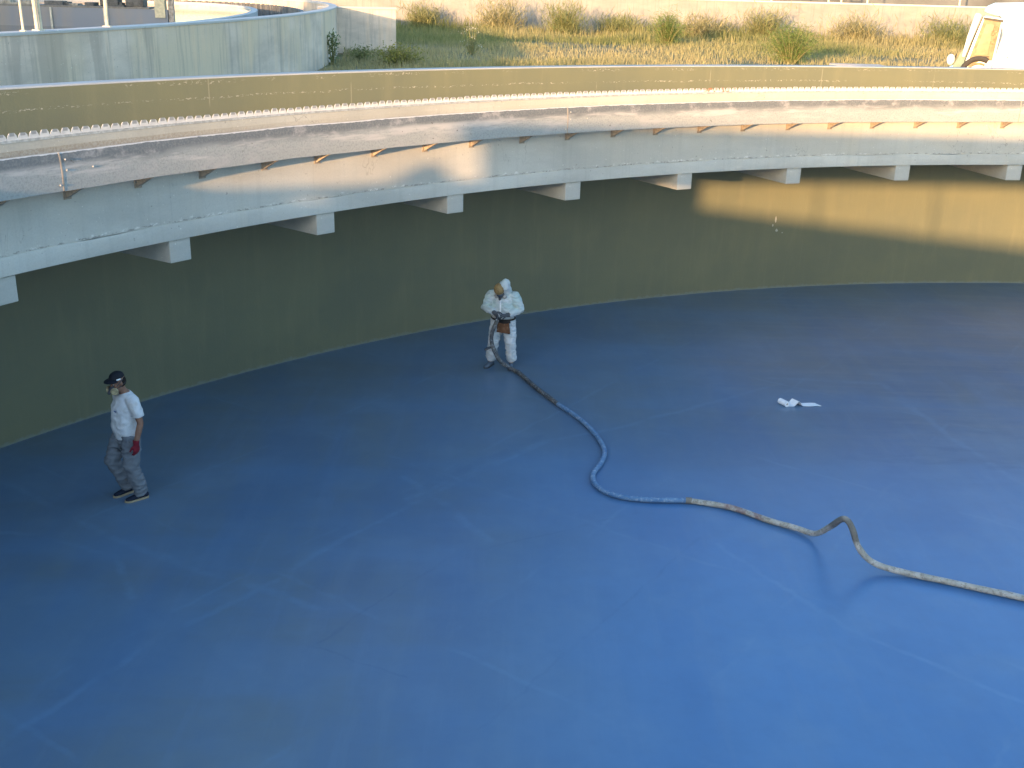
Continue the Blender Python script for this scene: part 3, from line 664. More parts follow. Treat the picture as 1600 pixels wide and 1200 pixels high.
def make_grass(n):
    y = 27+(nr.random(n)**1.15)*47.8; x = -14+nr.random(n)*(14+(.5*y+6)); 
    ok = ~inside_basin(x, y) & (np.hypot(x-CX, y-CY) > RW+.5) & (x < .53*y+3) & (x > -.19*y-3)
    x, y = x[ok], y[ok]
    d = vnoise(x, y, .16, 1)+.5*vnoise(x, y, .6, 2)
    far = np.clip((y-52)/20, 0, 1)
    keep = nr.random(len(x)) < np.clip(.55+.9*d+.4*far, .06, 1)
    x, y, d, far = x[keep], y[keep], d[keep], far[keep]; n = len(x)
    dry = np.clip(.84-.60*far+.22*(y < 50)+.9*vnoise(x, y, .11, 5)+nr.normal(0, .16, n)-.25*(x < -1)*(y > 45), 0, 1)
    h = (.11+.20*nr.random(n)**2+.26*np.clip(d, 0, 1)+.95*far**2*nr.random(n)**1.6*np.clip(.7+1.2*vnoise(x, y, .35, 8), .1, 2)); w = .012+.018*nr.random(n)+.010*far
    a = nr.random(n)*2*np.pi; ln = nr.normal(0, .35, n)*h; la_ = nr.random(n)*2*np.pi
    bx, by = np.cos(a)*w/2, np.sin(a)*w/2; tx, ty = x+np.cos(la_)*ln, y+np.sin(la_)*ln
    mx, my = x+np.cos(la_)*ln*.35, y+np.sin(la_)*ln*.35
    V = np.stack([np.c_[x-bx, y-by, np.full(n, ZG-.02)], np.c_[x+bx, y+by, np.full(n, ZG-.02)],
                  np.c_[mx+bx*.8, my+by*.8, ZG+h*.6], np.c_[mx-bx*.8, my-by*.8, ZG+h*.6], np.c_[tx+bx*.1, ty+by*.1, ZG+h]], 1).reshape(-1, 3)
    b = np.arange(n)*5
    F = np.concatenate([np.c_[b, b+1, b+2, b+3], np.c_[b+3, b+2, b+4, b+4]])
    g = np.array([.14, .175, .05]); g2 = np.array([.25, .255, .10]); dr = np.array([.40, .345, .175])
    mixg = nr.random(n)[:, None]; c = (g*(1-mixg)+g2*mixg)*(1-dry[:, None])+dr*dry[:, None]*(.8+.4*nr.random(n)[:, None])
    C = np.repeat(c, 5, 0); F1 = F[:n]
    # triangles for tips kept as quads with a doubled corner would be degenerate: build as separate tri mesh via fan
    V2 = V; tri = np.concatenate([np.c_[b, b+1, b+2], np.c_[b, b+2, b+3], np.c_[b+3, b+2, b+4]])
    return np_mesh('grass', V2, tri, C)
gr = link('grass', make_grass(190000), M['grass']); gr['kind'] = 'stuff'; gr['label'] = 'half dry rough grass growing beyond the tank rim'; gr['category'] = 'grass'

def leaves(n, fpos, size, cols, droop=.3, long=2.2, seed=0, wd=.42):
    r = np.random.default_rng(seed); P = fpos(r, n); n = len(P)
    d = r.normal(size=(n, 3)); d[:, 2] = d[:, 2]*.6+droop; d /= np.linalg.norm(d, axis=1)[:, None]
    e = np.cross(d, r.normal(size=(n, 3))); e /= np.linalg.norm(e, axis=1)[:, None]
    s = size*(.6+.8*r.random(n))[:, None]
    V = np.stack([P, P+d*s*.5*long+e*s*wd, P+d*s*long, P+d*s*.5*long-e*s*wd], 1).reshape(-1, 3)
    b = np.arange(n)*4; F = np.c_[b, b+1, b+2, b+3]
    t = r.random(n)[:, None]; a_, b_ = np.array(cols[0]), np.array(cols[1]); C = np.repeat((a_*(1-t)+b_*t)*(.75+.5*r.random((n, 1))), 4, 0)
    return V, F, C
def plant(name, label, cat, loc, h, w, nst, nl, size, cols, style='bush', seed=1, group=None, long=2.2, flowers=None):
    t = thing(name, label, cat, loc, 0, group); r = random.Random(seed); stems = MB(); tips = []
    for i in range(nst):
        a = r.uniform(0, 2*math.pi); sp = w*.5*r.uniform(.15, 1.0); hh = h*r.uniform(.55, 1.0)*(1-.35*(sp/(w*.5))**2)
        if style == 'grass': hh = h*r.uniform(.35, 1.0)**1.3
        if style == 'spire': sp *= .6
        p0 = Vector((math.cos(a)*sp*.18, math.sin(a)*sp*.18, -.03)); p2 = Vector((math.cos(a)*sp, math.sin(a)*sp, hh)); p1 = (p0+p2)/2+Vector((0, 0, hh*.12))
        stems.tube([p0, p1, p2], [.016*h+.003, .011*h+.003, .004], 6, cap=False); tips.append((p0, p1, p2))
    stems.build('stem', M['stem'], t)
    def fpos(rr, n):
        out = []
        for _ in range(n):
            p0, p1, p2 = tips[int(rr.integers(len(tips)))]; q = rr.random()**.7
            if style == 'grass': q = rr.random()
            p = p0*(1-q)**2+p1*2*q*(1-q)+p2*q*q; j = w*.10
            out.append((p.x+rr.normal()*j, p.y+rr.normal()*j, max(.02, p.z+rr.normal()*j*.7)))
        return np.array(out)
    V, F, C = leaves(nl, fpos, size, cols, seed=seed, long=long, droop=1.3 if style == 'grass' else .35 if style == 'feather' else .25, wd=.16 if style in ('grass', 'feather') else .42)
    if flowers:
        top = lambda rr, n: np.array([tuple(tips[int(rr.integers(len(tips)))][2]+Vector((rr.normal()*.07, rr.normal()*.07, rr.normal()*.05))) for _ in range(n)])
        V2, F2, C2 = leaves(len(tips)*14, top, flowers, ((.60, .58, .46), (.66, .63, .55)), seed=seed+50, long=1.0)
        F = np.concatenate([F, F2+len(V)]); V = np.concatenate([V, V2]); C = np.concatenate([C, C2])
    me = np_mesh('foliage', V, F, C); link('foliage', me, M['leaf'], t)
    return t
M['stem'] = plain('plant_stem', (.20, .19, .08), .8)
dk = ((.030, .085, .035), (.065, .15, .05)); yl = ((.20, .21, .05), (.34, .30, .08)); fe = ((.105, .175, .045), (.19, .25, .07)); gn = ((.12, .17, .04), (.22, .24, .07))
plant('shrub', 'small dark green leafy shrub against the streaked basin wall', 'shrub', (-8.05+.6, 37.2, ZG), 1.5, .9, 16, 1000, .08, dk, 'spire', 2)
plant('weed', 'pale thin weed at the foot of the basin, left of the dark shrub', 'weed', (-7.75, 35.2, ZG), 1.10, .9, 14, 120, .07, ((.33, .31, .2), (.45, .42, .3)), 'grass', 3, long=5)
plant('thistle', 'tall pale thistle where the basin meets the wing wall', 'thistle', (-6.75, 40.5, ZG), 1.35, .8, 9, 260, .06, ((.14, .2, .09), (.25, .28, .14)), 'spire', 4, flowers=.03)
plant('low_bush', 'yellow green low bush in the corner by the wing wall', 'bush', (-4.45, 40.2, ZG), .75, 1.9, 40, 1500, .05, yl, 'bush', 5)
plant('low_bush', 'smaller dull green bush in front of the wing wall', 'bush', (-5.9, 42.5, ZG), .5, 1.6, 24, 800, .045, ((.17, .20, .07), (.26, .26, .11)), 'bush', 6)
plant('feathery_bush', 'rounded feathery green bush before the middle of the boundary wall', 'bush', (7.9, 62.0, ZG), 1.9, 2.3, 46, 5200, .045, fe, 'feather', 7, long=4.5)
plant('feathery_bush', 'broad feathery green bush just beyond the tank rim, right of centre', 'bush', (11.5, 48.5, ZG), 1.65, 2.6, 46, 5200, .045, fe, 'feather', 8, long=4.5)
plant('flowering_weed', 'slender weed with white flower heads in the dry grass', 'weed', (-2.1, 48.6, ZG), 1.15, 1.2, 16, 220, .045, gn, 'grass', 9, long=4, flowers=.028)
tall = [(-6.3, 73.2, 1.8, 3.0, 'tallest grass clump by the boundary wall, behind the wing wall'), (-1.3, 71.5, 2.5, 4.0, 'big tall grass clump against the left of the boundary wall'),
        (2.6, 70.5, 2.3, 3.0, 'dense tall grass clump against the boundary wall left of the feathery bush'), (15.4, 72.5, 2.3, 3.2, 'tall seedy grass clump against the boundary wall right of the feathery bush'),
        (21.0, 71.0, 1.7, 4.6, 'wide green weed clump along the boundary wall'), (26.8, 72.0, 1.6, 4.8, 'bright green weed clump along the boundary wall nearer the van'), (31.5, 73.0, 1.4, 3.6, 'low green weed clump by the boundary wall next to the van'),
        (11.3, 71.5, 1.5, 4.2, 'straggly low weed clump at the wall just right of the feathery bush'), (6.2, 73.0, 1.3, 3.4, 'thin pale weed clump at the wall just left of the feathery bush')]
gn2 = [((.17, .20, .08), (.36, .34, .17)), ((.22, .22, .10), (.42, .37, .20)), ((.15, .19, .07), (.31, .31, .14))]
for i, (x, y, h, w, lab) in enumerate(tall):
    plant('tall_weed', lab, 'weed', (x, y, ZG), h*.8, w, 46, 2600, .085, gn2[i % 3], 'grass', 20+i, 'tall weeds along the boundary wall', long=6)
slab = thing('concrete_slab', 'flat pale concrete slab in the grass just beyond the rim', 'slab', (8.95, 29.9, ZG))
bevel(MB().box((-.75, -.4, -.02), (.6, .3, 1.09)).build('slab', M['oldwall'], slab, smooth=False, boxuv=True), .02)

# ------------------------------------------------------------------ the white van
vp = NT('van_paint', .25, .5); vp.base((.80, .80, .78)); VP = vp.m
inner = plain('door_lining', (.25, .19, .10), .6, .2, 6); seal = plain('rubber_seal', (.04, .035, .03), .6); 
rub = plain('tyre_rubber', (.05, .045, .04), .8)
VX, VY = 14.0, 36.0
van = thing('van', 'white van behind the tank rim with a tan lined door standing open', 'van', (VX, VY, ZG), R_(-20))
def vprism(name, poly, y0, y1, mat, bev=.02, parent=van):
    mb = MB(); mb.prism(poly, 1, y0, y1, lambda a, b, d: (a-VX, d, b-ZG)); o = mb.build(name, mat, parent, smooth=False)
    if bev: bevel(o, bev, 3)
    return o
# body: side profile facing left, roof at 6.33
vprism('body', [(14.80, 4.0), (14.90, 4.70), (15.02, 5.4), (14.90, 5.95), (14.42, 6.06), (14.50, 6.24), (14.72, 6.345), (16.0, 6.40), (20.2, 6.40), (20.35, 6.2), (20.4, 4.0)], .0, 2.0, VP, .05)
vprism('door_glass', [(13.70, 4.40), (13.96, 5.02), (14.06, 5.02), (14.06, 4.40)], -.06, -.02, plain('van_glass', (.22, .30, .25), .08, .1, 3), 0)
vprism('bonnet', [(13.62, 4.0), (13.62, 4.30), (13.8, 4.40), (14.9, 4.56), (14.9, 4.0)], .3, 1.9, VP, .05)
# open door: pale skin edge, tan lining, black seal, arched cut for the wheel
door = vprism('door', [(14.02, 4.05), (14.04, 4.55), (14.34, 5.92), (14.44, 5.97), (14.95, 5.90), (14.88, 4.64), (14.72, 4.05)], -.32, -.26, VP, .015)
vprism('door_lining', [(14.10, 4.45), (14.40, 5.86), (14.90, 5.80), (14.82, 4.66), (14.50, 4.66), (14.22, 4.45)], -.355, -.322, inner, .012, door)
vprism('lining_panel', [(14.26, 4.80), (14.48, 5.74), (14.72, 5.72), (14.66, 4.80)], -.372, -.357, plain('door_panel', (.28, .21, .11), .5, .15, 5), .01, door)
vprism('door_seal', [(14.37, 5.865), (14.385, 5.93), (14.95, 5.86), (14.945, 5.79)], -.375, -.322, seal, .01, door)
mb = MB(); mb.tube([(14.035-VX, -.345, 4.6-ZG), (14.2-VX, -.345, 5.3-ZG), (14.355-VX, -.345, 5.92-ZG)], .016, 8); mb.build('door_seal', seal, door)
mb = MB(); mb.tube([(14.16+.48*math.cos(a)-VX+.30, -.36, 4.22+.48*math.sin(a)-ZG) for a in [R_(d) for d in range(60, 186, 9)]], .085, 10, cap=False); mb.build('wheel_arch', rub, door)
mb = MB(); mb.tube([(14.46+.33*math.cos(a)-VX, -.38, 4.22+.33*math.sin(a)-ZG) for a in [R_(d) for d in range(60, 186, 9)]], .03, 8, cap=False); mb.build('arch_trim', inner, door)
lat = plain('latch_metal', (.33, .22, .13), .5, .3)
for (x, z, r) in ((14.80, 5.60, .07), (14.76, 5.22, .06), (14.72, 5.47, .05)):
    mb = MB(); mb.tube([(x+r*math.cos(a)-VX, -.385, z+r*1.2*math.sin(a)-ZG) for a in [R_(d) for d in range(0, 350, 25)]], .018, 8); mb.build('latch', lat, door)
mb = MB(); mb.tube([(14.84-VX, -.38, 5.5-ZG), (14.80-VX, -.38, 5.28-ZG)], .02, 8); mb.build('latch', lat, door)
mb = MB(); mb.box((14.56-VX, -.40, 4.755-ZG), (14.72-VX, -.37, 4.78-ZG)); mb.build('door_handle', seal, door, smooth=False)
# pale pillar and mirror beside the door
mb = MB(); mb.tube([(13.98-VX, -.1, 4.75-ZG), (14.08-VX, -.1, 5.3-ZG), (14.22-VX, -.1, 5.98-ZG)], [(.05, .04), (.085, .05), (.095, .05)], 12, side=(1, 0, 0)); mb.build('pillar', VP, van)
mb = MB(); mb.ball((13.62-VX, -.25, 4.63-ZG), (.12, .10, .17)); mb.build('mirror', VP, van)
mb = MB(); mb.tube([(13.68-VX, -.25, 4.50-ZG), (13.76-VX, -.25, 4.78-ZG)], .022, 8); mb.build('mirror_arm', seal, van)
for x in (14.4, 18.9):
    mb = MB(); mb.tube([(x-VX, .05, .34), (x-VX, .27, .34)], .34, 24, cap=False); w_ = mb.build('wheel', rub, van)
for (x, z) in ((15.25, 4.72), (15.38, 4.95)):
    mb = MB(); mb.tube([(x-VX, -.02, z-ZG), (x-VX+.015, -.02, z-ZG+.05)], .012, 6); mb.build('hinge', seal, van)
cb = thing('kerb_block', 'low beige concrete block lying in front of the van', 'block', (16.1, 32.6, ZG))
bevel(MB().box((-1.35, -.2, 0), (1.8, .25, 1.36)).build('block', plain('beige_concrete', (.38, .33, .26), .85, .1, 5), cb, smooth=False), .03)


# ------------------------------------------------------------------ people
def skin_mat(name, c):
    m = NT(name, .5, .4); f = m.noise(m.coord(), 18, 4); m.base(m.mix(m.ramp(f, .3, .7), c, tuple(x*.8 for x in c)))
    m.b.inputs['Subsurface Weight'].default_value = .06; m.b.inputs['Subsurface Radius'].default_value = (.02, .01, .005); return m.m
def cloth(name, c, stain=None, amt=.5, rough=.85, scale=7):
    m = NT(name, rough, .2); v = m.coord(); f = m.noise(v, 14, 4)
    col = m.mix(m.ramp(f, .3, .7), c, tuple(x*.88 for x in c))
    if stain: col = m.mix(m.ramp(m.noise(v, scale, 5, .65), .48, .66, 0, amt), col, stain)
    m.base(col); m.bump(m.noise(v, 55, 3, .6), .25, .004); return m.m
SK = skin_mat('tanned_skin', (.30, .155, .10)); SKR = skin_mat('skin_under_mask', (.36, .20, .14))
def part(name, mb, mat, root, voxel=.011, smooth=4, wrinkle=None, fac=.5):
    me = remesh(mb, voxel, smooth, fac, wrinkle); return link(name, me, mat, root)
def folds(amp, sx=(9, 9, 5), seed=0, base=0.0):
    def f(co):
        n1 = noise.noise(Vector((co.x*sx[0]+seed, co.y*sx[1], co.z*sx[2])))
        n2 = 1-abs(noise.noise(Vector((co.x*sx[0]*1.3+seed+4, co.y*sx[1]*1.3, co.z*sx[2]*1.9))))*2
        return base+amp*(.6*n1+.6*n2-.3)
    return f
def hand(mb, wrist, d, nrm, s, size=1.0, curl=.5, fat=1.0, spread=1.0):
    """palm with four bent fingers of unequal length and a thumb off its side; d = towards the finger tips, nrm = out of the palm, s = thumb side"""
    w = Vector(wrist); d = Vector(d).normalized(); nrm = Vector(nrm); nrm = (nrm-d*nrm.dot(d)).normalized(); s = Vector(s); s = (s-d*s.dot(d)-nrm*s.dot(nrm)).normalized(); S = size; F = fat
    mb.tube([w-d*.02*S, w+d*.015*S, w+d*.05*S, w+d*.088*S], [(.026*S*F, .020*S*F), (.030*S*F, .019*S*F), (.040*S*F, .017*S*F), (.041*S*F, .014*S*F)], 12, side=tuple(s))
    for off, ln, c in ((.030, .074, 1.0), (.0105, .083, .93), (-.0105, .077, 1.05), (-.030, .060, 1.2)):
        p = w+d*(.088-abs(off)*.12)*S+s*off*S*spread; dirv = d.copy(); pts = [p-d*.02*S, p]; a = 0
        for seg, fr in enumerate((.45, .31, .24)):
            a += curl*c*(.55, .75, .6)[seg]; dv = d*math.cos(a)+nrm*math.sin(a)+s*off*1.2; p = p+dv.normalized()*ln*fr*S; pts.append(p)
        mb.tube(pts, [.0098*S*F, .0095*S*F, .0088*S*F, .0082*S*F, .0074*S*F], 8)
    p = w+d*.022*S+s*.026*S; q = p+(d*.62+s*.70+nrm*.25).normalized()*.038*S; r = q+(d*.85+s*.30+nrm*(.25+.35*curl)).normalized()*.032*S; t = r+(d*.9+nrm*(.2+.5*curl)).normalized()*.024*S
    mb.tube([p, q, r, t], [.0135*S*F, .0112*S*F, .0098*S*F, .0082*S*F], 8)
def head_mb(mb, c, R3, S=1.0):
    """skull, jaw, nose, brow, lips, ears; c = centre, face towards local +x of R3"""
    c = Vector(c); P = lambda x, y, z: c+R3 @ Vector((x*S, y*S, z*S))
    mb.ball(P(-.012, 0, .022), (.096*S, .077*S, .098*S), R3); mb.ball(P(.020, 0, -.040), (.070*S, .060*S, .080*S), R3)
    mb.ball(P(.048, 0, -.083), (.034*S, .036*S, .030*S), R3); mb.ball(P(.072, 0, .030), (.022*S, .052*S, .016*S), R3)
    mb.tube([P(.080, 0, .018), P(.100, 0, -.012), P(.104, 0, -.026)], [.008*S, .012*S, .015*S], 8); mb.ball(P(.086, 0, -.060), (.014*S, .026*S, .010*S), R3)
    for sy in (1, -1):
        mb.ball(P(.052, .040*sy, -.020), (.030*S, .024*S, .026*S), R3)
        mb.ball(P(-.004, .080*sy, -.005), (.019*S, .009*S, .031*S), R3)
def rot_yp(yaw, pitch, roll=0): return (Matrix.Rotation(yaw, 3, 'Z') @ Matrix.Rotation(pitch, 3, 'Y') @ Matrix.Rotation(roll, 3, 'X'))
def dome(mb, c, r, R3, t1=1.62, n=24, m=9, thick=.006):
    c = Vector(c); vs = []; fs = []
    for lay in (0, 1):
        k = 1 if lay == 0 else 1-thick/.09
        for i in range(m+1):
            t = t1*i/m+1e-3
            for j in range(n):
                w = 2*math.pi*j/n; vs.append(c+R3 @ Vector((r[0]*k*math.sin(t)*math.cos(w), r[1]*k*math.sin(t)*math.sin(w), r[2]*k*math.cos(t))))
    o = (m+1)*n
    for i in range(m):
        for j in range(n):
            fs.append((i*n+j, (i+1)*n+j, (i+1)*n+(j+1) % n, i*n+(j+1) % n)); fs.append((o+i*n+j, o+i*n+(j+1) % n, o+(i+1)*n+(j+1) % n, o+(i+1)*n+j))
    for j in range(n): fs.append((m*n+j, o+m*n+j, o+m*n+(j+1) % n, m*n+(j+1) % n))
    fs.append(tuple(range(n))); mb.add(vs, fs)
def shoe(root, x, y, yaw, mat, smat, name='shoe', lace=None, S=1.0, z0=0.0, heel=0.0):
    Mz = Matrix.Translation((x, y, z0)) @ Matrix.Rotation(yaw, 4, 'Z') @ Matrix.Rotation(heel, 4, 'Y'); T = lambda p: Mz @ Vector(p)
    mb = MB(); mb.tube([T((-.085*S, 0, .052)), T((-.03*S, 0, .058)), T((.05*S, .004, .052)), T((.115*S, .006, .042)), T((.165*S, 0, .034))], [(.034*S, .036), (.037*S, .042), (.042*S, .036), (.046*S, .027), (.036*S, .020)], 14, side=tuple((Mz.to_3x3() @ Vector((0, 1, 0)))))
    mb.tube([T((-.035*S, 0, .06)), T((-.04*S, 0, .115))], [(.040*S, .050*S), (.042*S, .050*S)], 12, side=tuple((Mz.to_3x3() @ Vector((0, 1, 0)))), cap=False)
    o = part(name, mb, mat, root, .007, 3)
    sm = MB(); outl = [(-.118, 0), (-.10, .032), (-.03, .038), (.05, .044), (.12, .050), (.17, .038), (.198, .008), (.19, -.02), (.15, -.042), (.08, -.044), (.0, -.036), (-.08, -.036), (-.11, -.022)]
    sm.prism([(a*S, b*S) for a, b in outl], 2, 0.0, .026, lambda a, b, d: T((a, b, d))); so = sm.build('sole', smat, o, smooth=False); bevel(so, .004, 2)
    if lace:
        lm = MB()
        for k in range(4): xx = .02+.026*k; lm.tube([T((xx*S, -.028, .075-.008*k)), T((xx*S+.006, 0, .091-.009*k)), T((xx*S, .028, .075-.008*k))], .0042, 6)
        lm.build('laces', lace, o)
    return o

def person_walking():
    root = thing('person', 'person in white t-shirt, black cap, half mask and grey trousers stepping across the blue floor', 'person', (-4.90, 12.87, 0), R_(224))
    yaw, pit = R_(10), R_(12); Rh = rot_yp(yaw, pit); hc = (.088, .01, 1.622)
    HL = Vector((.02, .10, .92)); KL = Vector((.06, .115, .50)); AL = Vector((-.045, .10, .09))
    HR = Vector((.03, -.10, .92)); KR = Vector((.185, -.165, .52)); AR = Vector((.005, -.165, .10))
    SL = Vector((-.005, .195, 1.405)); EL = Vector((-.045, .265, 1.115)); WL = Vector((.045, .285, .865))
    SR = Vector((.0, -.195, 1.405)); ER = Vector((-.05, -.255, 1.12)); WR = Vector((-.03, -.235, .87))
    b = MB(); yax = (0, 1, 0)
    b.tube([(.02, 0, .86), (.02, 0, .95), (.03, 0, 1.08), (.02, 0, 1.26), (.0, 0, 1.38), (-.005, 0, 1.44)], [(.15, .11), (.165, .115), (.15, .115), (.165, .12), (.155, .10), (.09, .075)], 18, side=yax)
    b.tube([(-.005, 0, 1.42), (.03, .004, 1.50), (.06, .006, 1.56)], [.066, .056, .054], 14)
    for H, K, A in ((HL, KL, AL), (HR, KR, AR)):
        b.tube([H, (H+K)/2, K, (K*.6+A*.4), A], [.088, .074, .054, .056, .038], 12); b.tube([A, A+Vector((.10, 0, -.055))], [.036, .028], 8)
    for S_, E_, W_ in ((SL, EL, WL), (SR, ER, WR)): b.tube([S_*.9+Vector((0, 0, .13)), S_, (S_+E_)/2, E_, E_*.6+W_*.4, W_], [.05, .058, .050, .042, .041, .029], 12)
    head_mb(b, hc, Rh)
    hand(b, WL, (.06, .03, -1), (.25, -1, .0), (1, .2, .0), .98, .55); hand(b, WR, (.05, .05, -1), (.2, 1, .1), (1, -.2, .2), .98, .6)
    part('body', b, SK, root, .0085, 3)
    # white t-shirt
    t = MB()
    t.tube([(.025, .0, .885), (.035, 0, .95), (.05, 0, 1.04), (.045, 0, 1.14), (.03, 0, 1.28), (.005, 0, 1.385), (-.004, 0, 1.435), (.004, 0, 1.478)], [(.188, .142), (.190, .148), (.188, .158), (.184, .152), (.195, .146), (.185, .122), (.128, .094), (.078, .070)], 24, side=yax, cap=False)
    for S_, E_ in ((SL, EL), (SR, ER)):
        sg = 1 if S_.y > 0 else -1
        t.tube([(S_.x, .13*sg, 1.415), (S_.x, S_.y, 1.395), S_*.55+E_*.45, S_*.28+E_*.72], [.080, .082, .080, .076], 14, cap=False)
    part('t_shirt', t, cloth('white_cotton', (.68, .69, .70), (.50, .48, .44), .55), root, .0095, 4, folds(.014, (8, 8, 7), 3))
    pr = MB(); pr.box((.181, .045, 1.262), (.187, .10, 1.276)); o = pr.build('chest_print', plain('blue_print', (.08, .14, .34), .7), root, smooth=False)
    # grey trousers
    q = MB()
    q.tube([(.025, 0, .80), (.022, 0, .88), (.022, 0, .985)], [(.168, .132), (.176, .132), (.168, .128)], 20, side=yax, cap=False)
    for H, K, A, sg in ((HL, KL, AL, 1), (HR, KR, AR, -1)):
        q.tube([H+Vector((0, 0, .0)), H*.5+K*.5, K, K*.6+A*.4, K*.25+A*.75, A+Vector((0.005, 0, -.012))], [(.112, .124), (.110, .118), (.096, .102), (.088, .096), (.082, .090), (.076, .088)], 16, side=yax, cap=False)
    part('trousers', q, cloth('grey_trousers', (.185, .20, .22), (.24, .25, .265), .3, scale=3), root, .0095, 4, folds(.028, (6, 6, 8), 9))
    for H, K, A in ((HL, KL, AL), (HR, KR, AR)):
        k = MB(); k.tube([A+Vector((0, 0, .05)), A+Vector((-.003, 0, -.015))], [.046, .050], 12, cap=False); k.build('sock', cloth('pale_sock', (.55, .57, .60)), root)
    navy = cloth('navy_shoe', (.020, .026, .045)); tan = plain('tan_sole', (.38, .29, .18), .8)
    lc = plain('pale_lace', (.60, .58, .52), .8)
    shoe(root, AL.x+.03, AL.y, R_(-6), navy, tan, lace=lc, S=1.03); shoe(root, AR.x+.03, AR.y, R_(4), navy, tan, lace=lc, S=1.03)
    # gloves
    gm_ = cloth('red_glove', (.20, .018, .030), (.10, .012, .02), .5, scale=16)
    for W_, d_, n_, s_ in ((WL, (.06, .03, -1), (.25, -1, 0), (1, .2, 0)), (WR, (.05, .05, -1), (.2, 1, .1), (1, -.2, .2))):
        g = MB(); hand(g, W_, d_, n_, s_, 1.06, .55, 1.22); dv = Vector(d_).normalized(); g.tube([Vector(W_)-dv*.045, Vector(W_)+dv*.02], [.041, .036], 12, cap=False); part('glove', g, gm_, root, .0055, 2)
    # cap, hair, mask
    capm = cloth('black_cap', (.014, .017, .024), rough=.7)
    P = lambda x, y, z: Vector(hc)+Rh @ Vector((x, y, z))
    c = MB(); dome(c, P(-.010, 0, .070), (.102, .085, .078), Rh, 1.56); co = c.build('cap', capm, root)
    br = MB(); vs = []; n_ = 14
    for lay in (0, -.006):
        for i in range(n_+1):
            w_ = -1.15+2.3*i/n_
            for k in range(5):
                f_ = k/4; r_ = .096+.064*f_*math.cos(w_*.75); vs.append(P(-.006+r_*math.cos(w_)*1.06, r_*math.sin(w_)*.84, .074+lay-.016*f_+.012*(1-abs(w_))))
    fs = []; o2 = (n_+1)*5
    for i in range(n_):
        for k in range(4): a_ = i*5+k; fs += [(a_, a_+1, a_+6, a_+5), (o2+a_, o2+a_+5, o2+a_+6, o2+a_+1)]
    for i in range(n_): fs += [(i*5+4, o2+i*5+4, o2+i*5+9, i*5+9), (i*5, i*5+5, o2+i*5+5, o2+i*5)]
    fs += [(0, o2, o2+1, 1)] if False else []
    br.add(vs, fs); br.build('brim', capm, co)
    lg = MB(); lg.tube([P(.046, .080, .074), P(.022, .087, .072), P(-.004, .0895, .070)], [(.010, .003)]*3, 8, side=tuple(Rh @ Vector((0, 0, 1)))); lg.build('cap_badge', plain('white_badge', (.75, .75, .74), .6), co)
    h = MB(); h.ball(P(-.030, 0, .005), (.088, .082, .085), Rh); part('hair', h, cloth('dark_hair', (.018, .014, .012)), root, .008, 1, folds(.004, (60, 60, 40)))
    ey = plain('eye_white', (.55, .52, .48), .3); ir = plain('dark_iris', (.02, .015, .01), .2)
    for sy in (1, -1):
        e = MB(); e.ball(P(.078, .031*sy, .012), (.010, .013, .008), Rh, 10, 8); eo = e.build('eye', ey, root); i_ = MB(); i_.ball(P(.086, .031*sy, .011), (.004, .006, .006), Rh, 8, 6); i_.build('iris', ir, eo)
    rm_ = plain('mask_rubber', (.055, .06, .07), .55); fl = plain('filter_pad', (.36, .29, .17), .8, .25)
    k = MB(); k.ball(P(.088, 0, -.052), (.052, .050, .050), Rh); k.tube([P(.12, 0, -.065), P(.150, 0, -.078)], [.028, .024], 12); mo = part('respirator', k, rm_, root, .007, 2)
    for sy in (1, -1):
        ax = Vector((.55, .80*sy, -.22)).normalized(); k = MB(); k.tube([P(.098, .046*sy, -.062), P(.098+.028*ax.x, .046*sy+.028*ax.y, -.062+.028*ax.z)], [.048, .047], 18, cap=False); f_ = k.build('filter', fl, mo)
        k = MB(); k.tube([P(.098+.029*ax.x, .046*sy+.029*ax.y, -.062+.029*ax.z), P(.098+.034*ax.x, .046*sy+.034*ax.y, -.062+.034*ax.z)], [.036, .034], 18, cap=False); k.build('filter_cap', plain('filter_face', (.42, .35, .20), .8, .3, 40), f_)
        k = MB(); k.tube([P(.07, .052*sy, -.045), P(.02, .078*sy, -.030), P(-.05, .080*sy, -.01), P(-.105, .03*sy, .005)], [(.009, .003)]*4, 8); k.build('strap', rm_, mo)
        k = MB(); k.tube([P(.07, .050*sy, -.030), P(.02, .080*sy, .02), P(-.03, .094*sy, .055)], [(.007, .003)]*3, 8); k.build('strap', rm_, mo)
    return root

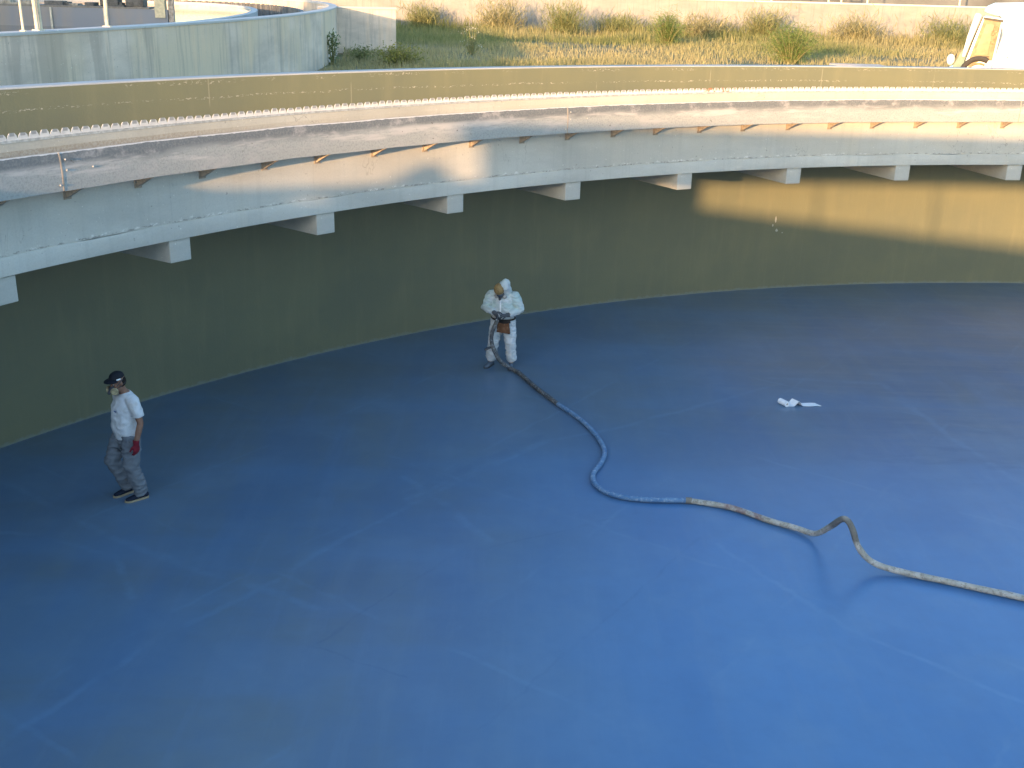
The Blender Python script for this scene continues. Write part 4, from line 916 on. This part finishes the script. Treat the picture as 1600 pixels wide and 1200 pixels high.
def person_spraying():
    root = thing('person', 'person in white hooded coverall and stained face mask bending over a spray gun', 'person', (-.19, 18.50, 0), math.atan2(-.97, -.22))
    hc = (.165, -.015, 1.472); Rh = rot_yp(R_(-6), R_(46), R_(2)); yax = (0, 1, 0)
    P = lambda x, y, z: Vector(hc)+Rh @ Vector((x, y, z))
    HL = Vector((-.02, .10, .88)); KL = Vector((.04, .155, .48)); AL = Vector((-.03, .165, .09))
    HR = Vector((-.02, -.10, .88)); KR = Vector((.06, -.145, .48)); AR = Vector((.0, -.215, .09))
    SL = Vector((.045, .20, 1.345)); EL = Vector((.05, .315, 1.10)); WL = Vector((.235, .13, 1.04))
    SR = Vector((.045, -.20, 1.345)); ER = Vector((.07, -.305, 1.11)); WR = Vector((.265, -.085, 1.065))
    b = MB()
    b.tube([(-.02, 0, .83), (-.02, 0, .92), (.0, 0, 1.06), (.03, 0, 1.2), (.05, 0, 1.32), (.06, 0, 1.38)], [(.15, .11), (.165, .115), (.15, .11), (.165, .12), (.155, .10), (.09, .08)], 18, side=yax)
    b.tube([(.06, 0, 1.35), (.105, -.005, 1.40), (.14, -.01, 1.435)], [.066, .057, .054], 14)
    for H, K, A in ((HL, KL, AL), (HR, KR, AR)):
        b.tube([H, (H+K)/2, K, (K*.6+A*.4), A], [.088, .074, .054, .056, .038], 12); b.tube([A, A+Vector((.10, 0, -.055))], [.036, .028], 8)
    for S_, E_, W_ in ((SL, EL, WL), (SR, ER, WR)): b.tube([S_*.9+Vector((0, 0, .12)), S_, (S_+E_)/2, E_, E_*.6+W_*.4, W_], [.05, .058, .050, .042, .041, .029], 12)
    head_mb(b, hc, Rh)
    hl = (WL, (.45, -.85, -.05), (.1, -.2, -1), (.85, .45, .2)); hr = (WR, (.55, .75, -.25), (-.6, .4, -.6), (.6, -.1, .8))
    hand(b, hl[0], hl[1], hl[2], hl[3], .95, .8); hand(b, hr[0], hr[1], hr[2], hr[3], .95, .9)
    part('body', b, SKR, root, .009, 3)
    cv = NT('coverall_fabric', .7, .3); v = cv.coord(); z = cv.sep(v)[2]
    col = cv.mix(cv.ramp(cv.noise(v, 10, 4), .35, .65), (.60, .62, .63), (.50, .535, .55))
    gs = cv.math('MULTIPLY', cv.ramp(z, 1.02, 1.18), cv.ramp(cv.noise(v, 3.2, 4, .6), .34, .54)); col = cv.mix(cv.math('MULTIPLY', gs, .8), col, (.42, .54, .51))
    col = cv.mix(cv.ramp(cv.noise(cv.mapv(v, (1, 1, 1), (5, 5, 5)), 6, 5, .65), .55, .7, 0, .45), col, (.42, .48, .55))
    cv.base(col); cv.bump(cv.noise(v, 45, 3), .3, .004)
    c = MB()
    c.tube([(-.015, 0, .80), (-.02, 0, .88), (-.005, 0, .96), (.02, 0, 1.06), (.035, 0, 1.18), (.045, 0, 1.29), (.05, 0, 1.355), (.075, 0, 1.405)], [(.185, .145), (.195, .15), (.20, .155), (.212, .17), (.222, .172), (.216, .155), (.165, .13), (.10, .095)], 24, side=yax, cap=False)
    for S_, E_, W_ in ((SL, EL, WL), (SR, ER, WR)):
        sg = 1 if S_.y > 0 else -1
        c.tube([(S_.x, .12*sg, 1.345), S_, (S_+E_)/2, E_, (E_+W_)/2, E_*.12+W_*.88], [.088, .096, .094, .086, .074, .054], 16, cap=False)
    for H, K, A in ((HL, KL, AL), (HR, KR, AR)):
        c.tube([H, H*.5+K*.5, K, K*.6+A*.4, K*.2+A*.8, A+Vector((0.0, 0, .035))], [(.125, .13), (.116, .12), (.100, .104), (.094, .098), (.094, .10), (.080, .09)], 16, side=yax, cap=False)
    cvo = part('coverall', c, cv.m, root, .0105, 4, folds(.028, (7, 7, 11), 21))
    zp = MB(); zp.tube([(.208, -.0, 1.00), (.222, 0, 1.10), (.226, 0, 1.2), (.212, -.002, 1.29)], [(.014, .006)]*4, 8, side=yax); zp.build('zip_flap', plain('zip_flap', (.76, .78, .78), .6), cvo)
    # hood pushed to one side behind the head
    h = MB(); h.ball(P(-.050, .055, .015), (.105, .102, .115), Rh); h.ball(P(-.100, .085, .055), (.075, .078, .085), Rh); h.tube([P(-.06, .07, -.05), (.03, .05, 1.37)], [.095, .11], 14)
    part('hood', h, cv.m, root, .010, 3, folds(.012, (12, 12, 12), 5))
    # stained face shield and dark respirator
    fsm = cloth('stained_visor', (.30, .20, .085), (.13, .09, .05), .8, .6, 26)
    f = MB(); f.ball(P(.016, -.010, .040), (.112, .098, .100), Rh); part('face_shield', f, fsm, root, .008, 2, folds(.004, (30, 30, 30)))
    rm_ = plain('mask_dark', (.05, .055, .065), .45); k = MB(); k.ball(P(.070, 0, -.045), (.062, .074, .070), Rh); k.tube([P(.11, 0, -.07), P(.15, 0, -.085)], [.030, .026], 12); mo = part('respirator', k, rm_, root, .008, 2)
    k = MB(); k.ball(P(.100, 0, -.012), (.034, .058, .034), Rh); k.build('lens', plain('mask_lens', (.06, .08, .11), .15, .1), mo)
    for sy in (1, -1):
        k = MB(); k.tube([P(.085, .062*sy, -.075), P(.108, .100*sy, -.088)], [.036, .034], 14, cap=False); k.build('filter', plain('mask_filter', (.38, .36, .33), .7), mo)
    # gloves
    gg = cloth('grey_glove', (.085, .092, .10), (.18, .19, .20), .4, scale=20)
    for W_, d_, n_, s_ in (hl, hr):
        g = MB(); hand(g, W_, d_, n_, s_, 1.05, .85, 1.25); dv = Vector(d_).normalized(); g.tube([Vector(W_)-dv*.05, Vector(W_)+dv*.02], [.040, .036], 12, cap=False); part('glove', g, gg, root, .0055, 2)
    # overshoes
    bt = cloth('blue_grey_boot', (.10, .13, .17), (.20, .25, .30), .5); bs = plain('boot_sole', (.05, .06, .075), .8)
    shoe(root, AL.x+.03, AL.y, R_(9), bt, bs, 'boot', S=1.04); shoe(root, AR.x+.03, AR.y, R_(-14), bt, bs, 'boot', S=1.04)
    # leather pouch
    pc = cloth('brown_pouch', (.150, .070, .035), (.28, .16, .10), .6, .8, 18)
    k = MB(); poly = [(-.110, .0), (.095, .0), (.118, -.205), (-.125, -.190)]
    k.prism(poly, 0, .150, .185, lambda a, b, d: (d-.04*b, a+.055, .885+b)); po = part('pouch', k, pc, root, .010, 2, folds(.010, (14, 14, 14)))
    k = MB(); k.tube([(.172, -.07, .895), (.182, .05, .885), (.17, .165, .90)], [(.030, .012)]*3, 10, side=(0, 0, 1)); k.build('pouch_flap', cloth('dark_flap', (.035, .03, .028)), po)
    k = MB(); k.tube([(.185*math.cos(a)-.015, .215*math.sin(a), .915) for a in [R_(d) for d in range(0, 361, 15)]], [(.018, .006)]*25, 8, side=(0, 0, 1)); k.build('belt', cloth('dark_belt', (.04, .035, .03)), po)
    return root
pa = person_walking(); pb = person_spraying()
PBM = Matrix.Translation((-.19, 18.5, 0)) @ Matrix.Rotation(math.atan2(-.97, -.22), 4, 'Z')

# ------------------------------------------------------------------ spray gun and hose
G = PBM @ Vector((.335, -.025, 1.035))
gt = thing('spray_gun', 'dark spray gun held in the gloved hands of the worker in white', 'spray gun', tuple(G), math.atan2(-.97, -.22)+R_(8))
gmat = plain('gun_metal', (.06, .06, .065), .4, .3, 20, metal=.4); gpl = plain('gun_pale', (.35, .35, .34), .5)
mb = MB(); mb.tube([(-.07, 0, .01), (.05, 0, .012), (.10, 0, 0), (.15, 0, -.012)], [.026, .028, .022, .014], 14); mb.build('barrel', gmat, gt)
mb = MB(); mb.tube([(-.05, .01, .0), (-.06, .0, -.06), (-.075, -.01, -.12)], [.018, .020, .018], 12); mb.build('grip', gmat, gt)
mb = MB(); mb.tube([(.15, 0, -.012), (.185, 0, -.022)], [.011, .007], 10, cap=False); mb.build('nozzle', gpl, gt)
mb = MB(); mb.tube([(-.02, 0, -.02), (-.005, 0, -.05), (-.025, 0, -.085)], .006, 8); mb.build('trigger', gpl, gt)
mb = MB(); mb.tube([(-.02, .0, .03), (.03, .03, .045), (.07, .045, .01)], .010, 8); mb.build('air_valve', gpl, gt)
def cr(P, per=8):
    P = [Vector(p) for p in P]; out = []
    for i in range(len(P)-1):
        p0, p1, p2, p3 = P[max(i-1, 0)], P[i], P[i+1], P[min(i+2, len(P)-1)]
        for k in range(per):
            t = k/per; out.append(.5*((2*p1)+(p2-p0)*t+(2*p0-5*p1+4*p2-p3)*t*t+(3*p1-p0-3*p2+p3)*t**3))
    out.append(P[-1]); return out
hz = .042
g0 = G+Vector((.0, .02, -.09))
hp_a = [tuple(g0), (-.31, 18.20, .90), (-.375, 18.18, .72), (-.375, 18.17, .55), (-.315, 18.18, .38), (-.225, 18.22, .21), (-.10, 18.27, .09), (.02, 18.20, hz+.005), (.13, 18.04, hz), (.40, 17.36, hz), (.76, 16.58, hz)]
hp_b = [(.76, 16.58, hz), (1.08, 15.97, hz), (1.29, 15.35, hz), (1.385, 14.75, hz), (1.31, 14.29, hz), (1.17, 13.89, hz), (1.19, 13.53, hz), (1.38, 13.26, hz), (1.75, 13.13, hz), (2.40, 13.13, hz)]
hp_c = [(2.40, 13.13, hz), (2.92, 12.96, hz), (3.35, 12.62, hz), (3.66, 12.40, hz+.01), (3.84, 12.17, .10), (3.92, 11.87, .36), (3.955, 11.62, .585), (4.00, 11.53, .61), (4.05, 11.47, .53), (4.15, 11.45, .30), (4.34, 11.43, .12), (4.66, 11.35, hz+.01), (5.13, 11.17, hz), (5.52, 11.00, hz), (5.89, 10.84, hz), (6.6, 10.5, hz), (7.6, 9.7, hz), (8.8, 8.4, hz)]
def hose_mat(name, a, b, fl, amt, extra=None):
    m = NT(name, .7, .3); v = m.coord(); col = m.mix(m.ramp(m.noise(v, 7, 5, .65), .38, .62), a, b)
    col = m.mix(m.ramp(m.noise(m.mapv(v, (1, 1, 1), (3, 1, 0)), 24, 4, .7), .53, .60, 0, amt), col, fl)
    if extra: col = extra(m, v, col)
    m.base(col); m.bump(m.noise(v, 30, 4, .7), .6, .01); return m.m
def stain(m, v, col):
    s = m.sep(v); k = m.math('MULTIPLY', band(m, s[0], 3.05, .16, .12), m.ramp(m.noise(v, 6, 4), .38, .55)); col = m.mix(m.math('MULTIPLY', k, .55), col, (.16, .04, .05))
    k2 = band(m, s[2], .52, .10, .08); return m.mix(m.math('MULTIPLY', k2, .75), col, (.13, .12, .10))
ht = thing('spray_hose', 'long hose, dark then blue then taped beige, snaking across the blue floor', 'hose', (0, 0, 0))
def hose_part(name, P, r, mat, jit=.10):
    pts = cr(P, 9); rr = [r*(1+jit*noise.noise(Vector((p.x*6, p.y*6, p.z*6+r)))) for p in pts]
    mb = MB(); mb.tube(pts, rr, 12, cap=True); return mb.build(name, mat, ht)
hose_part('dark_sleeve', hp_a, .036, hose_mat('dark_hose', (.060, .068, .078), (.13, .125, .115), (.36, .38, .40), .6))
hose_part('blue_sleeve', hp_b, .036, hose_mat('blue_hose', (.09, .19, .34), (.16, .27, .41), (.48, .53, .58), .40), .06)
hose_part('taped_sleeve', hp_c, .038, hose_mat('taped_hose', (.40, .36, .29), (.55, .51, .44), (.20, .16, .12), .55, stain), .12)
mb = MB(); p = Vector((-.40, 18.17, .46)); mb.tube([p, p+Vector((-.055, -.03, -.012)), p+Vector((-.085, -.04, -.03))], [.022, .024, .018], 10); mb.build('coupling', gmat, ht)
mb = MB(); mb.tube([(2.36, 13.133, hz), (2.44, 13.128, hz)], .044, 14, cap=False); mb.build('tape_collar', plain('collar_tape', (.22, .19, .15), .7), ht)

# ------------------------------------------------------------------ roll of paper on the floor
pp = thing('paper_roll', 'white paper roll lying partly unrolled on the blue floor', 'paper roll', (4.52, 16.93, 0))
wp = plain('white_paper', (.80, .82, .84), .8, .04); pc_ = plain('paper_core', (.35, .30, .25), .8)
ax = Vector((.42, -.78, 0)).normalized(); r = .048
mb = MB(); c0 = Vector((0, 0, r))-ax*.09; c1 = Vector((0, 0, r))+ax*.09
mb.tube([c0, c0*.5+c1*.5, c1], r, 22, cap=False); mb.build('roll', wp, pp)
mb = MB(); mb.tube([c1, c1+ax*.002], .016, 14, cap=False); mb.build('core', pc_, pp)
sp_ = [(.0, .004), (.06, .003), (.13, .006), (.17, .05), (.205, .088), (.235, .055), (.27, .012), (.33, .005), (.42, .004), (.52, .008), (.60, .004)]
mb = MB(); q = cr([(a, 0, z) for a, z in sp_], 4); xd = Vector((.995, .10, 0)); vs = []
for p in q:
    for e in (-1, 1):
        vs.append(xd*p.x+ax*(.085*e)+Vector((0, 0, p.z+.002*e)))
nq = len(q); fs = [(2*i, 2*i+1, 2*i+3, 2*i+2) for i in range(nq-1)]
vs2 = vs+[v_+Vector((0, 0, .0025)) for v_ in vs]; o2 = len(vs); fs = [tuple(reversed(f)) for f in fs]+[tuple(o2+k for k in f) for f in fs]
for i in range(nq-1):
    fs += [(2*i, 2*i+2, o2+2*i+2, o2+2*i), (2*i+1, o2+2*i+1, o2+2*i+3, 2*i+3)]
fs += [(0, o2, o2+1, 1), (2*nq-2, 2*nq-1, o2+2*nq-1, o2+2*nq-2)]
mb.add(vs2, fs); mb.build('strip', wp, pp)
